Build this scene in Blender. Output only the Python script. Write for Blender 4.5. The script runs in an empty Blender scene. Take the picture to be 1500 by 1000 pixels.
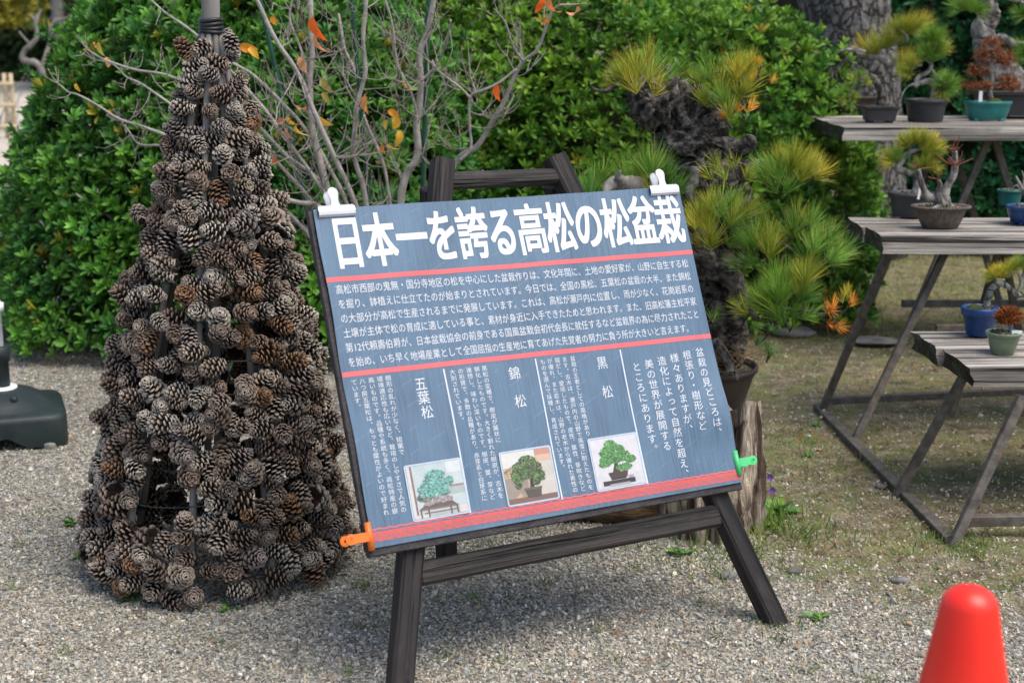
import bpy, math, random
import numpy as np
from mathutils import Matrix, Vector

# ------------------------------------------------------------------ camera, sky, sun, exposure
SC = bpy.context.scene
COL = SC.collection
PITCH = math.radians(12.0)
CAM_H = 1.32
cd = bpy.data.cameras.new('camera')
cam = bpy.data.objects.new('camera', cd); COL.objects.link(cam)
cam.location = (0, 0, CAM_H)
cam.rotation_euler = (math.radians(90) - PITCH, 0, 0)
cd.sensor_width = 36.0; cd.lens = 52.8
cd.clip_start = 0.05; cd.clip_end = 400
cd.dof.use_dof = True; cd.dof.focus_distance = 3.55; cd.dof.aperture_fstop = 4.8
SC.camera = cam

SUN_EL, SUN_AZ = math.radians(62), math.radians(122)    # azimuth clockwise from +y: sun to the right, a little behind the camera
world = bpy.data.worlds.new('World'); SC.world = world; world.use_nodes = True
wn = world.node_tree.nodes; wl = world.node_tree.links
bg = wn['Background']
sky = wn.new('ShaderNodeTexSky'); sky.sky_type = 'NISHITA'; sky.sun_disc = False
sky.sun_elevation = SUN_EL; sky.sun_rotation = SUN_AZ
sky.air_density = 1.0; sky.dust_density = 3.0; sky.ozone_density = 1.0
wl.new(sky.outputs[0], bg.inputs[0]); bg.inputs[1].default_value = 0.15
sd = bpy.data.lights.new('sun', 'SUN'); sd.energy = 2.1; sd.angle = math.radians(46); sd.color = (1.0, 0.95, 0.87)
sun = bpy.data.objects.new('sun', sd); COL.objects.link(sun)
sdir = Vector((math.sin(SUN_AZ) * math.cos(SUN_EL), math.cos(SUN_AZ) * math.cos(SUN_EL), math.sin(SUN_EL)))
sun.rotation_euler = sdir.to_track_quat('Z', 'Y').to_euler()
sun.location = sdir * 30
SC.view_settings.view_transform = 'Standard'; SC.view_settings.look = 'None'
SC.view_settings.exposure = 0.55; SC.view_settings.gamma = 1.0
SC.cycles.max_bounces = 6; SC.cycles.use_denoising = True

# ------------------------------------------------------------------ measuring helpers
FPX = 2200.0
cP, sP = math.cos(PITCH), math.sin(PITCH)
rng = np.random.default_rng(7)
random.seed(7)
def ray(px, py):
    a, b = (px - 750) / FPX, (py - 500) / FPX
    return np.array([a, cP - b * sP, -b * cP - sP])
C0 = np.array([0, 0, CAM_H])
def at(px, py, Y):                                   # the place seen at (px, py), Y metres away along the ground
    d = ray(px, py); return C0 + d * (Y / d[1])
def on(px, py, z=0.0):                               # the place seen at (px, py) on a level surface of height z
    d = ray(px, py); return C0 + d * ((z - CAM_H) / d[2])
def rad(rpx, Y): return rpx / FPX * Y

def hash3(i, seed):
    h = np.sin(i[..., 0] * 127.1 + i[..., 1] * 311.7 + i[..., 2] * 74.7 + seed * 19.19) * 43758.5453
    return h - np.floor(h)
def vn(P, s=1.0, seed=0):                            # value noise -1..1
    P = np.asarray(P, float) * s
    i = np.floor(P); f = P - i; f = f * f * (3 - 2 * f)
    r = 0
    for dx in (0, 1):
        for dy in (0, 1):
            for dz in (0, 1):
                w = (f[..., 0] if dx else 1 - f[..., 0]) * (f[..., 1] if dy else 1 - f[..., 1]) * (f[..., 2] if dz else 1 - f[..., 2])
                r = r + w * hash3(i + np.array([dx, dy, dz]), seed)
    return r * 2 - 1
def fbm(P, s=1.0, seed=0, o=3):
    r = 0; a = 1.0; t = 0
    for k in range(o):
        r = r + a * vn(P, s * 2 ** k, seed + k * 7); t += a; a *= .5
    return r / t
def v3(x, y, z=None):
    x, y = np.broadcast_arrays(np.asarray(x, float), np.asarray(y, float))
    return np.stack([x, y, np.zeros_like(x) if z is None else np.broadcast_to(z, x.shape)], -1)
def nrm(v): return v / (np.linalg.norm(v, axis=-1, keepdims=True) + 1e-12)
def bases(d, spin=None):                             # rotation matrices whose z column is d
    d = nrm(np.atleast_2d(np.asarray(d, float)))
    n = len(d)
    a = np.where(np.abs(d[:, 2:3]) < .9, np.array([[0, 0, 1.]]), np.array([[1., 0, 0]]))
    x = nrm(np.cross(a, d)); y = np.cross(d, x)
    if spin is None: spin = rng.uniform(0, 6.283, n)
    c, s = np.cos(spin)[:, None], np.sin(spin)[:, None]
    x2 = x * c + y * s; y2 = -x * s + y * c
    return np.stack([x2, y2, d], -1)

# ------------------------------------------------------------------ mesh collector
WM = {}
class MB:
    def __init__(s): s.V = []; s.F = []; s.M = []; s.C = []; s.n = 0
    def add(s, V, F, mat=0, col=(1, 1, 1)):
        V = np.asarray(V, float).reshape(-1, 3)
        if not isinstance(F, list): F = [F]
        for f in F:
            f = np.asarray(f, np.int64)
            if f.size: s.F.append(f + s.n); s.M.append(np.full(len(f), mat) if np.isscalar(mat) else np.asarray(mat))
        c = np.asarray(col, float)
        s.C.append(np.broadcast_to(c, (len(V), 3)) if c.ndim == 1 else c)
        s.V.append(V); s.n += len(V)
    def scatter(s, TV, TF, R, pos, scale, mat=0, TC=None, tint=None):
        k, m = len(pos), len(TV)
        scale = np.broadcast_to(np.asarray(scale, float).reshape(-1, 1) if np.ndim(scale) < 2 else scale, (k, 3) if np.ndim(scale) == 2 else (k, 1))
        loc = TV[None] * scale[:, None, :]
        V = np.einsum('kij,kmj->kmi', R, loc) + pos[:, None]
        TFs = TF if isinstance(TF, list) else [TF]
        Fs = [(f[None] + (np.arange(k) * m)[:, None, None]).reshape(-1, f.shape[1]) for f in TFs]
        c = np.ones((k, m, 3))
        if TC is not None: c = c * TC[None]
        if tint is not None: c = c * np.asarray(tint)[:, None, :]
        s.add(V.reshape(-1, 3), Fs, mat, c.reshape(-1, 3))
    def box(s, lo, hi, mat=0, col=(1, 1, 1), bev=0.0, M=None):
        lo = np.array(lo, float); hi = np.array(hi, float)
        if bev <= 0:
            V = np.array([[x, y, z] for z in (0, 1) for y in (0, 1) for x in (0, 1)]) * (hi - lo) + lo
            F = np.array([[0, 2, 3, 1], [4, 5, 7, 6], [0, 1, 5, 4], [2, 6, 7, 3], [0, 4, 6, 2], [1, 3, 7, 5]])
            if M is not None: V = V @ M[:3, :3].T + M[:3, 3]
            s.add(V, F, mat, col); return
        V = []; idx = {}
        for z in (0, 1):
            for y in (0, 1):
                for x in (0, 1):
                    c = np.array([x, y, z])
                    for ax in range(3):
                        p = np.where(c == 1, hi - bev, lo + bev); p[ax] = hi[ax] if c[ax] else lo[ax]
                        idx[(x, y, z, ax)] = len(V); V.append(p)
        q = []; t = []
        for ax in range(3):
            o = [a for a in range(3) if a != ax]
            for sd_ in (0, 1):
                f = []
                for (i, j) in ((0, 0), (1, 0), (1, 1), (0, 1)):
                    k = [0, 0, 0]; k[ax] = sd_; k[o[0]] = i; k[o[1]] = j
                    f.append(idx[(*k, ax)])
                flip = (sd_ == 1) != (ax == 1)
                q.append(f if flip else f[::-1])
        for ax in range(3):
            o = [a for a in range(3) if a != ax]
            for i in (0, 1):
                for j in (0, 1):
                    k0 = [0, 0, 0]; k1 = [0, 0, 0]; k0[ax] = 0; k1[ax] = 1
                    k0[o[0]] = k1[o[0]] = i; k0[o[1]] = k1[o[1]] = j
                    q.append([idx[(*k0, o[0])], idx[(*k1, o[0])], idx[(*k1, o[1])], idx[(*k0, o[1])]])
        for z in (0, 1):
            for y in (0, 1):
                for x in (0, 1): t.append([idx[(x, y, z, a)] for a in range(3)])
        V = np.array(V)
        if M is not None: V = V @ M[:3, :3].T + M[:3, 3]
        s.add(V, [np.array(q), np.array(t)], mat, col)
    def tube(s, pts, radii, sides=8, mat=0, col=(1, 1, 1), cap=True, lump=0, lscale=20, seed=0, ridge=False, tw=0.0):
        pts = np.asarray(pts, float); n = len(pts)
        radii = np.broadcast_to(np.asarray(radii, float), (n,))
        T = nrm(np.gradient(pts, axis=0))
        a = np.array([0, 0, 1.]) if abs(T[0][2]) < .9 else np.array([1., 0, 0])
        x = nrm(np.cross(a, T[0])); X = [x]
        for i in range(1, n):
            x = X[-1] - T[i] * (X[-1] @ T[i]); X.append(nrm(x))
        X = np.array(X); Y = np.cross(T, X)
        an = np.arange(sides) / sides * 2 * np.pi
        D = X[:, None] * np.cos(an)[None, :, None] + Y[:, None] * np.sin(an)[None, :, None]
        V = pts[:, None] + D * radii[:, None, None]
        if lump:
            q = fbm(V, lscale, seed)
            if ridge: q = 1 - 2.2 * np.abs(q)
            V = V + D * (q * lump * (radii / radii.max())[:, None])[..., None]
        i = np.arange(n - 1)[:, None] * sides; j = np.arange(sides)[None]; j2 = (j + 1) % sides
        F = np.stack([i + j, i + j2, i + sides + j2, i + sides + j], -1).reshape(-1, 4)
        V = V.reshape(-1, 3); Fs = [F]
        c = np.asarray(col, float)
        if c.ndim == 2: c = np.repeat(c, sides, 0)
        if cap:
            V = np.vstack([V, pts[0], pts[-1]])
            if c.ndim == 2: c = np.vstack([c, c[:1], c[-1:]])
            k = n * sides; jj = np.arange(sides)
            Fs.append(np.stack([np.full(sides, k), (jj + 1) % sides, jj], -1))
            Fs.append(np.stack([np.full(sides, k + 1), (n - 1) * sides + jj, (n - 1) * sides + (jj + 1) % sides], -1))
        s.add(V, Fs, mat, c)
    def lathe(s, prof, center, sides=40, mat=0, col=(1, 1, 1), sx=1.0, sy=1.0, rot=0.0, square=0.0):
        prof = np.asarray(prof, float); n = len(prof)
        an = np.arange(sides) / sides * 2 * np.pi
        cx, sy_ = np.cos(an), np.sin(an)
        if square: k = 1 / np.maximum(np.abs(cx), np.abs(sy_)); k = 1 + (np.minimum(k, 1.36) - 1) * square
        else: k = 1
        X = np.outer(prof[:, 0], cx * k) * sx; Y = np.outer(prof[:, 0], sy_ * k) * sy
        Z = np.repeat(prof[:, 1][:, None], sides, 1)
        c, t = math.cos(rot), math.sin(rot)
        V = np.stack([X * c - Y * t, X * t + Y * c, Z], -1).reshape(-1, 3) + np.asarray(center)
        i = np.arange(n - 1)[:, None] * sides; j = np.arange(sides)[None]; j2 = (j + 1) % sides
        F = np.stack([i + j, i + j2, i + sides + j2, i + sides + j], -1).reshape(-1, 4)
        s.add(V, F, mat, col)
    def prism(s, outline, thick, M=None, mat=0, col=(1, 1, 1)):   # outline in xy, thickness centred on z
        o = np.asarray(outline, float); n = len(o)
        V = np.vstack([np.c_[o, np.full(n, thick / 2)], np.c_[o, np.full(n, -thick / 2)]])
        j = np.arange(n); side = np.stack([j, j + n, (j + 1) % n + n, (j + 1) % n], -1)
        if M is not None: V = V @ M[:3, :3].T + M[:3, 3]
        s.add(V, [side], mat, col)
        s.F.append(('ngon', np.arange(n) + s.n - 2 * n)); s.M.append(np.array([mat]))
        s.F.append(('ngon', np.arange(n)[::-1] + s.n - n)); s.M.append(np.array([mat]))
    def poly(s, pts, mat=0, col=(1, 1, 1)):
        V = np.asarray(pts, float); s.V.append(V); s.C.append(np.broadcast_to(np.asarray(col, float), (len(V), 3)))
        s.F.append(('ngon', np.arange(len(V)) + s.n)); s.M.append(np.array([mat])); s.n += len(V)
    def mesh(s, name, mats, smooth=True, inv=None):
        V = np.vstack(s.V); C = np.vstack(s.C)
        if inv is not None: V = V @ inv[:3, :3].T + inv[:3, 3]
        li, ls, mi = [], [], []; pos = 0
        for f, m in zip(s.F, s.M):
            if isinstance(f, tuple): f = f[1][None]
            li.append(f.ravel()); ls.append(pos + np.arange(len(f)) * f.shape[1]); pos += f.size; mi.append(m)
        li = np.concatenate(li).astype(np.int32); ls = np.concatenate(ls).astype(np.int32); mi = np.concatenate(mi).astype(np.int32)
        me = bpy.data.meshes.new(name)
        me.vertices.add(len(V)); me.vertices.foreach_set('co', V.astype(np.float32).ravel())
        me.loops.add(len(li)); me.loops.foreach_set('vertex_index', li)
        me.polygons.add(len(ls)); me.polygons.foreach_set('loop_start', ls)
        me.polygons.foreach_set('material_index', mi)
        me.polygons.foreach_set('use_smooth', np.full(len(ls), bool(smooth)))
        me.update(calc_edges=True)
        at_ = me.color_attributes.new('Col', 'FLOAT_COLOR', 'POINT')
        at_.data.foreach_set('color', np.c_[C, np.ones(len(C))].astype(np.float32).ravel())
        for m in (mats if isinstance(mats, (list, tuple)) else [mats]): me.materials.append(m)
        return me
    def build(s, name, mats, parent=None, smooth=True, local=False):
        """one mesh object; world coordinates unless local, then the parent's"""
        inv = None
        if parent is not None and not local: inv = np.linalg.inv(WM[parent.name])
        me = s.mesh(name, mats, smooth, inv)
        o = bpy.data.objects.new(name, me); COL.objects.link(o)
        if parent is not None:
            o.parent = parent; WM[o.name] = WM[parent.name]
        else: WM[o.name] = np.eye(4)
        return o
def place(name, me, M, parent=None):
    o = bpy.data.objects.new(name, me); COL.objects.link(o)
    M = np.asarray(M, float)
    if parent is not None:
        o.parent = parent; o.matrix_basis = Matrix((np.linalg.inv(WM[parent.name]) @ M).tolist())
    else: o.matrix_basis = Matrix(M.tolist())
    WM[o.name] = M
    return o
def tag(o, label=None, cat=None, group=None, kind=None):
    if label: o['label'] = label
    if cat: o['category'] = cat
    if group: o['group'] = group
    if kind: o['kind'] = kind
    return o
def thing(name, label, cat, loc, group=None, M=None):
    o = bpy.data.objects.new(name, None); COL.objects.link(o); o.empty_display_size = .05
    if M is None:
        M = np.eye(4); M[:3, 3] = loc
    o.matrix_basis = Matrix(np.asarray(M).tolist()); WM[o.name] = np.asarray(M, float)
    return tag(o, label, cat, group)
def solo(mb, name, mats, label, cat, loc, group=None, smooth=True):
    """a thing that is one mesh, origin at its base"""
    T = np.eye(4); T[:3, 3] = loc
    me = mb.mesh(name, mats, smooth, np.linalg.inv(T))
    return tag(place(name, me, T), label, cat, group)
def frame(p0, p1, up=(0, 0, 1)):                      # matrix: origin p0, z towards p1, x as close to 'up' as it can be
    p0 = np.asarray(p0, float); z = nrm(np.asarray(p1, float) - p0)
    x = np.asarray(up, float); x = nrm(x - z * (x @ z)); y = np.cross(z, x)
    M = np.eye(4); M[:3, 0] = x; M[:3, 1] = y; M[:3, 2] = z; M[:3, 3] = p0
    return M
def beam(name, p0, p1, w, h, m, parent, up=(0, 0, 1), bev=.003, rough=0.0, seed=0, seg=1):
    """squared timber or bar; w along 'up', h across; its own grain along local z"""
    L = float(np.linalg.norm(np.asarray(p1, float) - np.asarray(p0, float)))
    mb = MB()
    if rough:
        n = max(3, int(L / .02)); pr = []
        b = bev * 2
        for (sx, sy) in ((1, 1), (-1, 1), (-1, -1), (1, -1)):
            X, Y = sx * w / 2, sy * h / 2
            if sx * sy > 0: pr += [(X, Y - sy * b), (X - sx * b, Y)]
            else: pr += [(X - sx * b, Y), (X, Y - sy * b)]
            # mid-face point
            nx = {(1, 1): (0, h / 2), (-1, 1): (-w / 2, 0), (-1, -1): (0, -h / 2), (1, -1): (w / 2, 0)}[(sx, sy)]
            pr.append(nx)
        pr = np.array(pr); k = len(pr)
        z = np.linspace(0, L, n)
        V = np.zeros((n, k, 3)); V[:, :, :2] = pr[None]; V[:, :, 2] = z[:, None]
        q = V * np.array([25, 25, 4.]) + seed * 3.7
        V[:, :, :2] += np.stack([fbm(q, 1, seed), fbm(q, 1, seed + 31)], -1) * rough
        i = np.arange(n - 1)[:, None] * k; j = np.arange(k)[None]; j2 = (j + 1) % k
        F = np.stack([i + j, i + j2, i + k + j2, i + k + j], -1).reshape(-1, 4)
        mb.add(V.reshape(-1, 3), F)
        mb.poly(V[0][::-1]); mb.poly(V[-1])
        return place(name, mb.mesh(name, m, False), frame(p0, p1, up), parent)
    mb.box((-w / 2, -h / 2, 0), (w / 2, h / 2, L), bev=bev)
    return place(name, mb.mesh(name, m, False), frame(p0, p1, up), parent)
def spline(pts, n=8):                                 # Catmull-Rom through points (any columns)
    P = np.asarray(pts, float)
    Q = np.vstack([2 * P[0] - P[1], P, 2 * P[-1] - P[-2]])
    out = []
    for i in range(1, len(Q) - 2):
        t = np.linspace(0, 1, n, endpoint=False)[:, None]
        a, b, c, d = Q[i - 1], Q[i], Q[i + 1], Q[i + 2]
        out.append(.5 * (2 * b + (c - a) * t + (2 * a - 5 * b + 4 * c - d) * t ** 2 + (3 * b - a - 3 * c + d) * t ** 3))
    return np.vstack(out + [P[-1:]])

# ------------------------------------------------------------------ materials
def mat(name, c1, c2=None, rough=.7, ns=8.0, st=(1, 1, 1), bump=0.0, bs=60.0, bst=None, metal=0.0, spec=.4, col=False,
        coat=0.0, transl=0.0, detail=6.0, rmp=(.35, .65), voro=0.0, crack=0.0, cst=None, cr=(.40, .46), vdk=.25, c3=None, ns3=3.0, r3=(.5, .62), bdist=.01):
    m = bpy.data.materials.new(name); m.use_nodes = True
    N = m.node_tree.nodes; L = m.node_tree.links; b = N['Principled BSDF']
    tc = N.new('ShaderNodeTexCoord'); oi = N.new('ShaderNodeObjectInfo')
    vm = N.new('ShaderNodeVectorMath'); vm.operation = 'SCALE'; vm.inputs[0].default_value = (13, 7, 17)
    L.new(oi.outputs['Random'], vm.inputs['Scale'])
    def mapped(s):
        mp = N.new('ShaderNodeMapping'); mp.inputs['Scale'].default_value = s
        L.new(tc.outputs['Object'], mp.inputs['Vector']); L.new(vm.outputs[0], mp.inputs['Location']); return mp.outputs[0]
    def noise(s, scale, det=detail, ro=.6):
        n = N.new('ShaderNodeTexNoise'); n.inputs['Scale'].default_value = scale; n.inputs['Detail'].default_value = det
        n.inputs['Roughness'].default_value = ro; L.new(mapped(s), n.inputs['Vector']); return n.outputs['Fac']
    def mix(fac, a, bb, mode='MIX'):
        x = N.new('ShaderNodeMix'); x.data_type = 'RGBA'; x.blend_type = mode
        for inp, v in ((x.inputs[0], fac), (x.inputs[6], a), (x.inputs[7], bb)):
            if hasattr(v, 'node'): L.new(v, inp)
            elif isinstance(v, (int, float)): inp.default_value = v
            else: inp.default_value = (*v, 1)
        return x.outputs[2]
    def mr(v, f0, f1, t0=0.0, t1=1.0):
        r = N.new('ShaderNodeMapRange'); L.new(v, r.inputs[0])
        for i, q in enumerate((f0, f1, t0, t1)): r.inputs[1 + i].default_value = q
        return r.outputs[0]
    n1 = noise(st, ns)
    c = mix(mr(n1, *rmp), c1, c2 if c2 is not None else c1)
    if c3 is not None: c = mix(mr(noise((1, 1, 1), ns3, 5), *r3), c, c3)
    if col:
        a = N.new('ShaderNodeAttribute'); a.attribute_name = 'Col'
        c = mix(1.0, a.outputs['Color'], c, 'MULTIPLY')
    hgt = None
    if bump:
        hgt = noise(bst or st, bs, 4)
    if voro:
        vo = N.new('ShaderNodeTexVoronoi'); vo.feature = 'DISTANCE_TO_EDGE'; vo.inputs['Scale'].default_value = voro
        vd = N.new('ShaderNodeVectorMath'); vd.operation = 'MULTIPLY_ADD'; vd.inputs[1].default_value = (.16, .16, .16)
        vx = N.new('ShaderNodeTexNoise'); vx.inputs['Scale'].default_value = 9; vx.inputs['Detail'].default_value = 4
        mo_ = mapped(bst or st); L.new(mo_, vx.inputs['Vector']); L.new(vx.outputs['Color'], vd.inputs[0]); L.new(mo_, vd.inputs[2])
        L.new(vd.outputs[0], vo.inputs['Vector'])
        e = mr(vo.outputs['Distance'], 0, .12)
        c = mix(e, tuple(x * vdk for x in c1), c)
        add = N.new('ShaderNodeMath'); add.operation = 'MULTIPLY_ADD'; add.inputs[1].default_value = 1.5
        L.new(e, add.inputs[0])
        if hgt is not None: L.new(hgt, add.inputs[2])
        hgt = add.outputs[0]
    if crack:
        k = noise(cst or (st[0], st[1], st[2] * .35), crack, 3, .5)
        kk = mr(k, *cr)
        c = mix(kk, tuple(x * .3 for x in c1), c)
        if hgt is not None:
            add = N.new('ShaderNodeMath'); add.operation = 'ADD'; L.new(kk, add.inputs[0]); L.new(hgt, add.inputs[1]); hgt = add.outputs[0]
        else: hgt = kk
    if hgt is not None:
        bp = N.new('ShaderNodeBump'); bp.inputs['Strength'].default_value = bump or .5; bp.inputs['Distance'].default_value = bdist
        L.new(hgt, bp.inputs['Height']); L.new(bp.outputs[0], b.inputs['Normal'])
    L.new(c, b.inputs['Base Color'])
    L.new(mr(n1, 0, 1, max(0, rough - .1), min(1, rough + .1)), b.inputs['Roughness'])
    b.inputs['Metallic'].default_value = metal; b.inputs['Specular IOR Level'].default_value = spec
    b.inputs['Coat Weight'].default_value = coat
    if transl:
        t = N.new('ShaderNodeBsdfTranslucent'); L.new(c, t.inputs['Color'])
        ms = N.new('ShaderNodeMixShader'); ms.inputs[0].default_value = transl
        L.new(b.outputs[0], ms.inputs[1]); L.new(t.outputs[0], ms.inputs[2]); L.new(ms.outputs[0], N['Material Output'].inputs['Surface'])
    return m
W1 = (1, 1, 1)
m_leaf = mat('shrub_leaf', (.75, .75, .75), (1.2, 1.2, 1.2), rough=.48, ns=3, col=True, transl=.22, spec=.35)
m_shadecore = mat('shrub_shade_core', (.012, .018, .006), (.03, .028, .012), rough=.9, ns=40, bump=.8, bs=60)  # near-black tint carries the shade inside the shrubs
m_needle = mat('pine_needle', (.85, .85, .85), (1.15, 1.15, 1.15), rough=.5, ns=20, col=True, transl=.15, spec=.35)
m_dogbark = mat('dogwood_bark', (.22, .205, .185), (.42, .395, .36), rough=.85, ns=25, bump=.35, bs=120, col=True)
m_dogleaf = mat('dry_leaf', (1.1, 1.1, 1.1), (1.6, 1.6, 1.6), rough=.55, ns=30, col=True, transl=.35)
m_blackbark = mat('pine_bark_dark', (.024, .021, .018), (.25, .225, .195), rough=.9, ns=46, bump=1.0, bs=110, rmp=(.42, .72))
m_greywood = mat('bleached_wood', (.10, .09, .08), (.36, .33, .29), rough=.8, ns=14, st=(1, 1, .35), bump=.6, bs=70)
m_palebark = mat('pale_bark', (.07, .064, .056), (.36, .335, .30), rough=.88, ns=38, st=(1, 1, .6), bump=1.0, bs=75, rmp=(.38, .62))
m_pinetrunk = mat('plated_pine_bark', (.09, .082, .078), (.24, .225, .215), rough=.9, ns=16, bump=1.0, bs=30, voro=17.0, vdk=.5, bst=(1.15, 1.15, .55), bdist=.025)
m_cone = mat('pine_cone_scales', (.70, .69, .68), (1.2, 1.18, 1.15), rough=.75, ns=60, col=True, spec=.25)
m_bamboo = mat('grey_bamboo', (.13, .125, .115), (.28, .265, .24), rough=.7, ns=14, st=(1, 1, .12), bump=.2, bs=80)
m_wire = mat('dark_wire', (.02, .025, .025), (.05, .06, .055), rough=.5, metal=.4)
m_tape = mat('black_tape', (.012, .014, .016), (.025, .027, .03), rough=.4, ns=30)
m_easel = mat('dark_stained_wood', (.008, .006, .006), (.030, .023, .021), rough=.62, ns=20, st=(1.6, 1.6, .06), bump=.7, bs=70, bst=(2, 2, .05), crack=34, cst=(1.6, 1.6, .05), cr=(.38, .47), c3=(.052, .042, .037), ns3=11, r3=(.55, .8), bdist=.008)
m_board = mat('black_board', (.014, .012, .015), (.04, .034, .036), rough=.6, ns=40, st=(1, 1, 1), bump=.3, bs=120)
m_white = mat('white_print', (.62, .65, .70), rough=.5)
m_titlew = mat('title_white', (.66, .69, .74), rough=.5)
m_red = mat('red_print', (.60, .115, .125), (.64, .13, .14), rough=.5, ns=40)
m_orred = mat('orange_red_print', (.56, .085, .065), (.61, .10, .08), rough=.5, ns=50)
m_print = mat('photo_print', (.66, .66, .66), (.74, .74, .74), rough=.45, ns=60, col=True)
m_clipw = mat('white_enamel_metal', (.55, .56, .58), (.64, .65, .67), rough=.28, ns=8, metal=.25, spec=.6)
m_steel = mat('brushed_steel', (.55, .55, .55), (.68, .68, .68), rough=.28, metal=.9)
m_orange = mat('orange_plastic', (.66, .14, .012), (.72, .17, .02), rough=.4, ns=20)
m_green = mat('green_plastic', (.06, .48, .16), (.08, .54, .19), rough=.4, ns=20)
m_plank = mat('weathered_plank', (.10, .088, .075), (.50, .455, .40), rough=.88, ns=11, st=(.10, 2.6, 2.6), bump=1.0, bs=24, bst=(.08, 3.4, 3.4), rmp=(.36, .62), crack=15, cst=(.07, 3.2, 3.2), cr=(.37, .45), c3=(.16, .14, .11), ns3=5, r3=(.5, .72), bdist=.010)
m_plankend = mat('mossy_plank_end', (.018, .014, .010), (.06, .05, .035), rough=.95, ns=25, bump=.8, bs=50, c3=(.05, .09, .012), ns3=22, r3=(.55, .62))
m_iron = mat('brown_iron', (.065, .055, .047), (.15, .13, .11), rough=.75, ns=30, bump=.25, bs=150, c3=(.14, .08, .045), ns3=12, r3=(.6, .75))
m_soil = mat('pot_soil', (.05, .035, .025), (.34, .27, .19), rough=.95, ns=160, bump=1, bs=200, rmp=(.45, .62), c3=(.045, .06, .012), ns3=18, r3=(.52, .6))
m_moss = mat('moss', (.035, .06, .008), (.11, .14, .025), rough=.95, ns=70, bump=1, bs=160)
m_rock = mat('grey_stone', (.10, .097, .09), (.22, .21, .195), rough=.85, ns=18, bump=.6, bs=60)
m_stump = mat('rotten_wood', (.075, .052, .035), (.60, .50, .38), rough=.9, ns=22, st=(1.5, 1.5, .16), bump=1, bs=40, bst=(2, 2, .2), rmp=(.40, .62), bdist=.02)
m_log = mat('brown_rotten_log', (.03, .018, .01), (.20, .12, .06), rough=.9, ns=22, st=(.16, 1.5, 1.5), bump=1, bs=40, bst=(.2, 2, 2), rmp=(.35, .7), bdist=.012)
m_cone_red = mat('red_cone_plastic', (.86, .020, .008), (.90, .03, .012), rough=.38, ns=10, spec=.5)
m_blackpl = mat('black_plastic', (.010, .018, .018), (.022, .032, .032), rough=.5, ns=12, bump=.12, bs=220)
m_whitepl = mat('white_plastic', (.74, .75, .75), (.8, .8, .8), rough=.4)
m_stake = mat('green_coated_stake', (.008, .05, .028), (.015, .08, .045), rough=.45, ns=20, bump=.3, bs=100)
m_brownstake = mat('brown_stake', (.10, .07, .03), (.18, .13, .06), rough=.7, ns=20, st=(1, 1, .1))
m_grass = mat('grass_blades', (.8, .8, .8), (1.2, 1.2, 1.2), rough=.6, ns=4, col=True, transl=.25)
m_weed = mat('weed_leaf', (.8, .8, .8), (1.2, 1.2, 1.2), rough=.55, ns=40, col=True, transl=.25)
m_litter = mat('dry_needle_litter', (.8, .8, .8), (1.2, 1.2, 1.2), rough=.85, ns=6, col=True)
m_pebble = mat('pebble_stone', (.94, .935, .90), (1.38, 1.37, 1.32), rough=.82, ns=140, col=True, spec=.35)
m_darkwood = mat('dark_building_wood', (.010, .008, .007), (.028, .022, .018), rough=.85, ns=6, st=(3, 3, .2))
m_postgrey = mat('grey_blue_panel', (.10, .12, .14), (.15, .17, .19), rough=.8, ns=5)
m_earthwall = mat('earth_wall', (.26, .21, .15), (.36, .30, .22), rough=.9, ns=3, bump=.2, bs=10)
m_rooftile = mat('grey_roof_tile', (.12, .12, .12), (.22, .22, .21), rough=.8, ns=12)
m_palebamboo = mat('pale_bamboo', (.42, .33, .2), (.56, .46, .3), rough=.6, ns=10, st=(1, 1, .2))
def glaze(name, c, k=1.5, rough=.35, **kw):
    return mat(name, tuple(x * .8 for x in c), tuple(x * k for x in c), rough=rough, ns=kw.pop('ns', 9), bump=.15, bs=60, spec=.5, **kw)
m_potbrown = glaze('brown_unglazed_pot', (.045, .030, .024), rough=.7)
m_potdark = glaze('dark_pot', (.030, .030, .032), rough=.6)
m_potblack = glaze('black_plastic_pot', (.030, .032, .036), rough=.5)
m_potteal = glaze('teal_glazed_pot', (.010, .15, .145), k=1.3, rough=.32)
m_potblue = glaze('blue_glazed_pot', (.010, .05, .17), k=1.3, rough=.28)
m_potgreen = glaze('celadon_glazed_pot', (.14, .19, .12), k=1.3, rough=.35)
m_potrope = glaze('speckled_brown_pot', (.075, .058, .045), k=2.0, rough=.7, ns=60)

# ------------------------------------------------------------------ ground: one sheet of gravel, bare soil and sand
def sstep(a, b, x): t = np.clip((x - a) / (b - a), 0, 1); return t * t * (3 - 2 * t)
def soil_mask(x, y):                                  # 0 gravel .. 1 bare soil / thin grass
    n = fbm(v3(x, y), .9, 3, 4) * .55
    right = sstep(.35, 1.0, x + .28 * (y - 3.4) + n) * sstep(3.05, 3.7, y + n * .8 + (x - .6) * .25)
    back = sstep(5.0, 6.2, y + n) * sstep(-.9, .3, x + n)
    mid = .60 * sstep(.0, .45, n + .22) * np.exp(-((x - .35) / .75) ** 2 - ((y - 3.25) / .5) ** 2)
    left = .30 * sstep(.1, .6, n + .3) * sstep(4.2, 5.4, y) * sstep(.2, -.6, x)
    return np.clip(np.maximum(np.maximum(right, back), np.maximum(mid, left)), 0, 1)
def sand_mask(x, y): return sstep(9, 15, y + fbm(v3(x, y), .3, 9) * 2) * sstep(-.5, -2.5, x)
def gz(x, y):
    return .007 * fbm(v3(x, y), 3.0, 21, 3) + .45 * sstep(16, 45, np.asarray(y, float))
xs = np.concatenate([np.linspace(-70, -5, 30), np.linspace(-4.6, 5, 200), np.linspace(5.4, 70, 30)])
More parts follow.
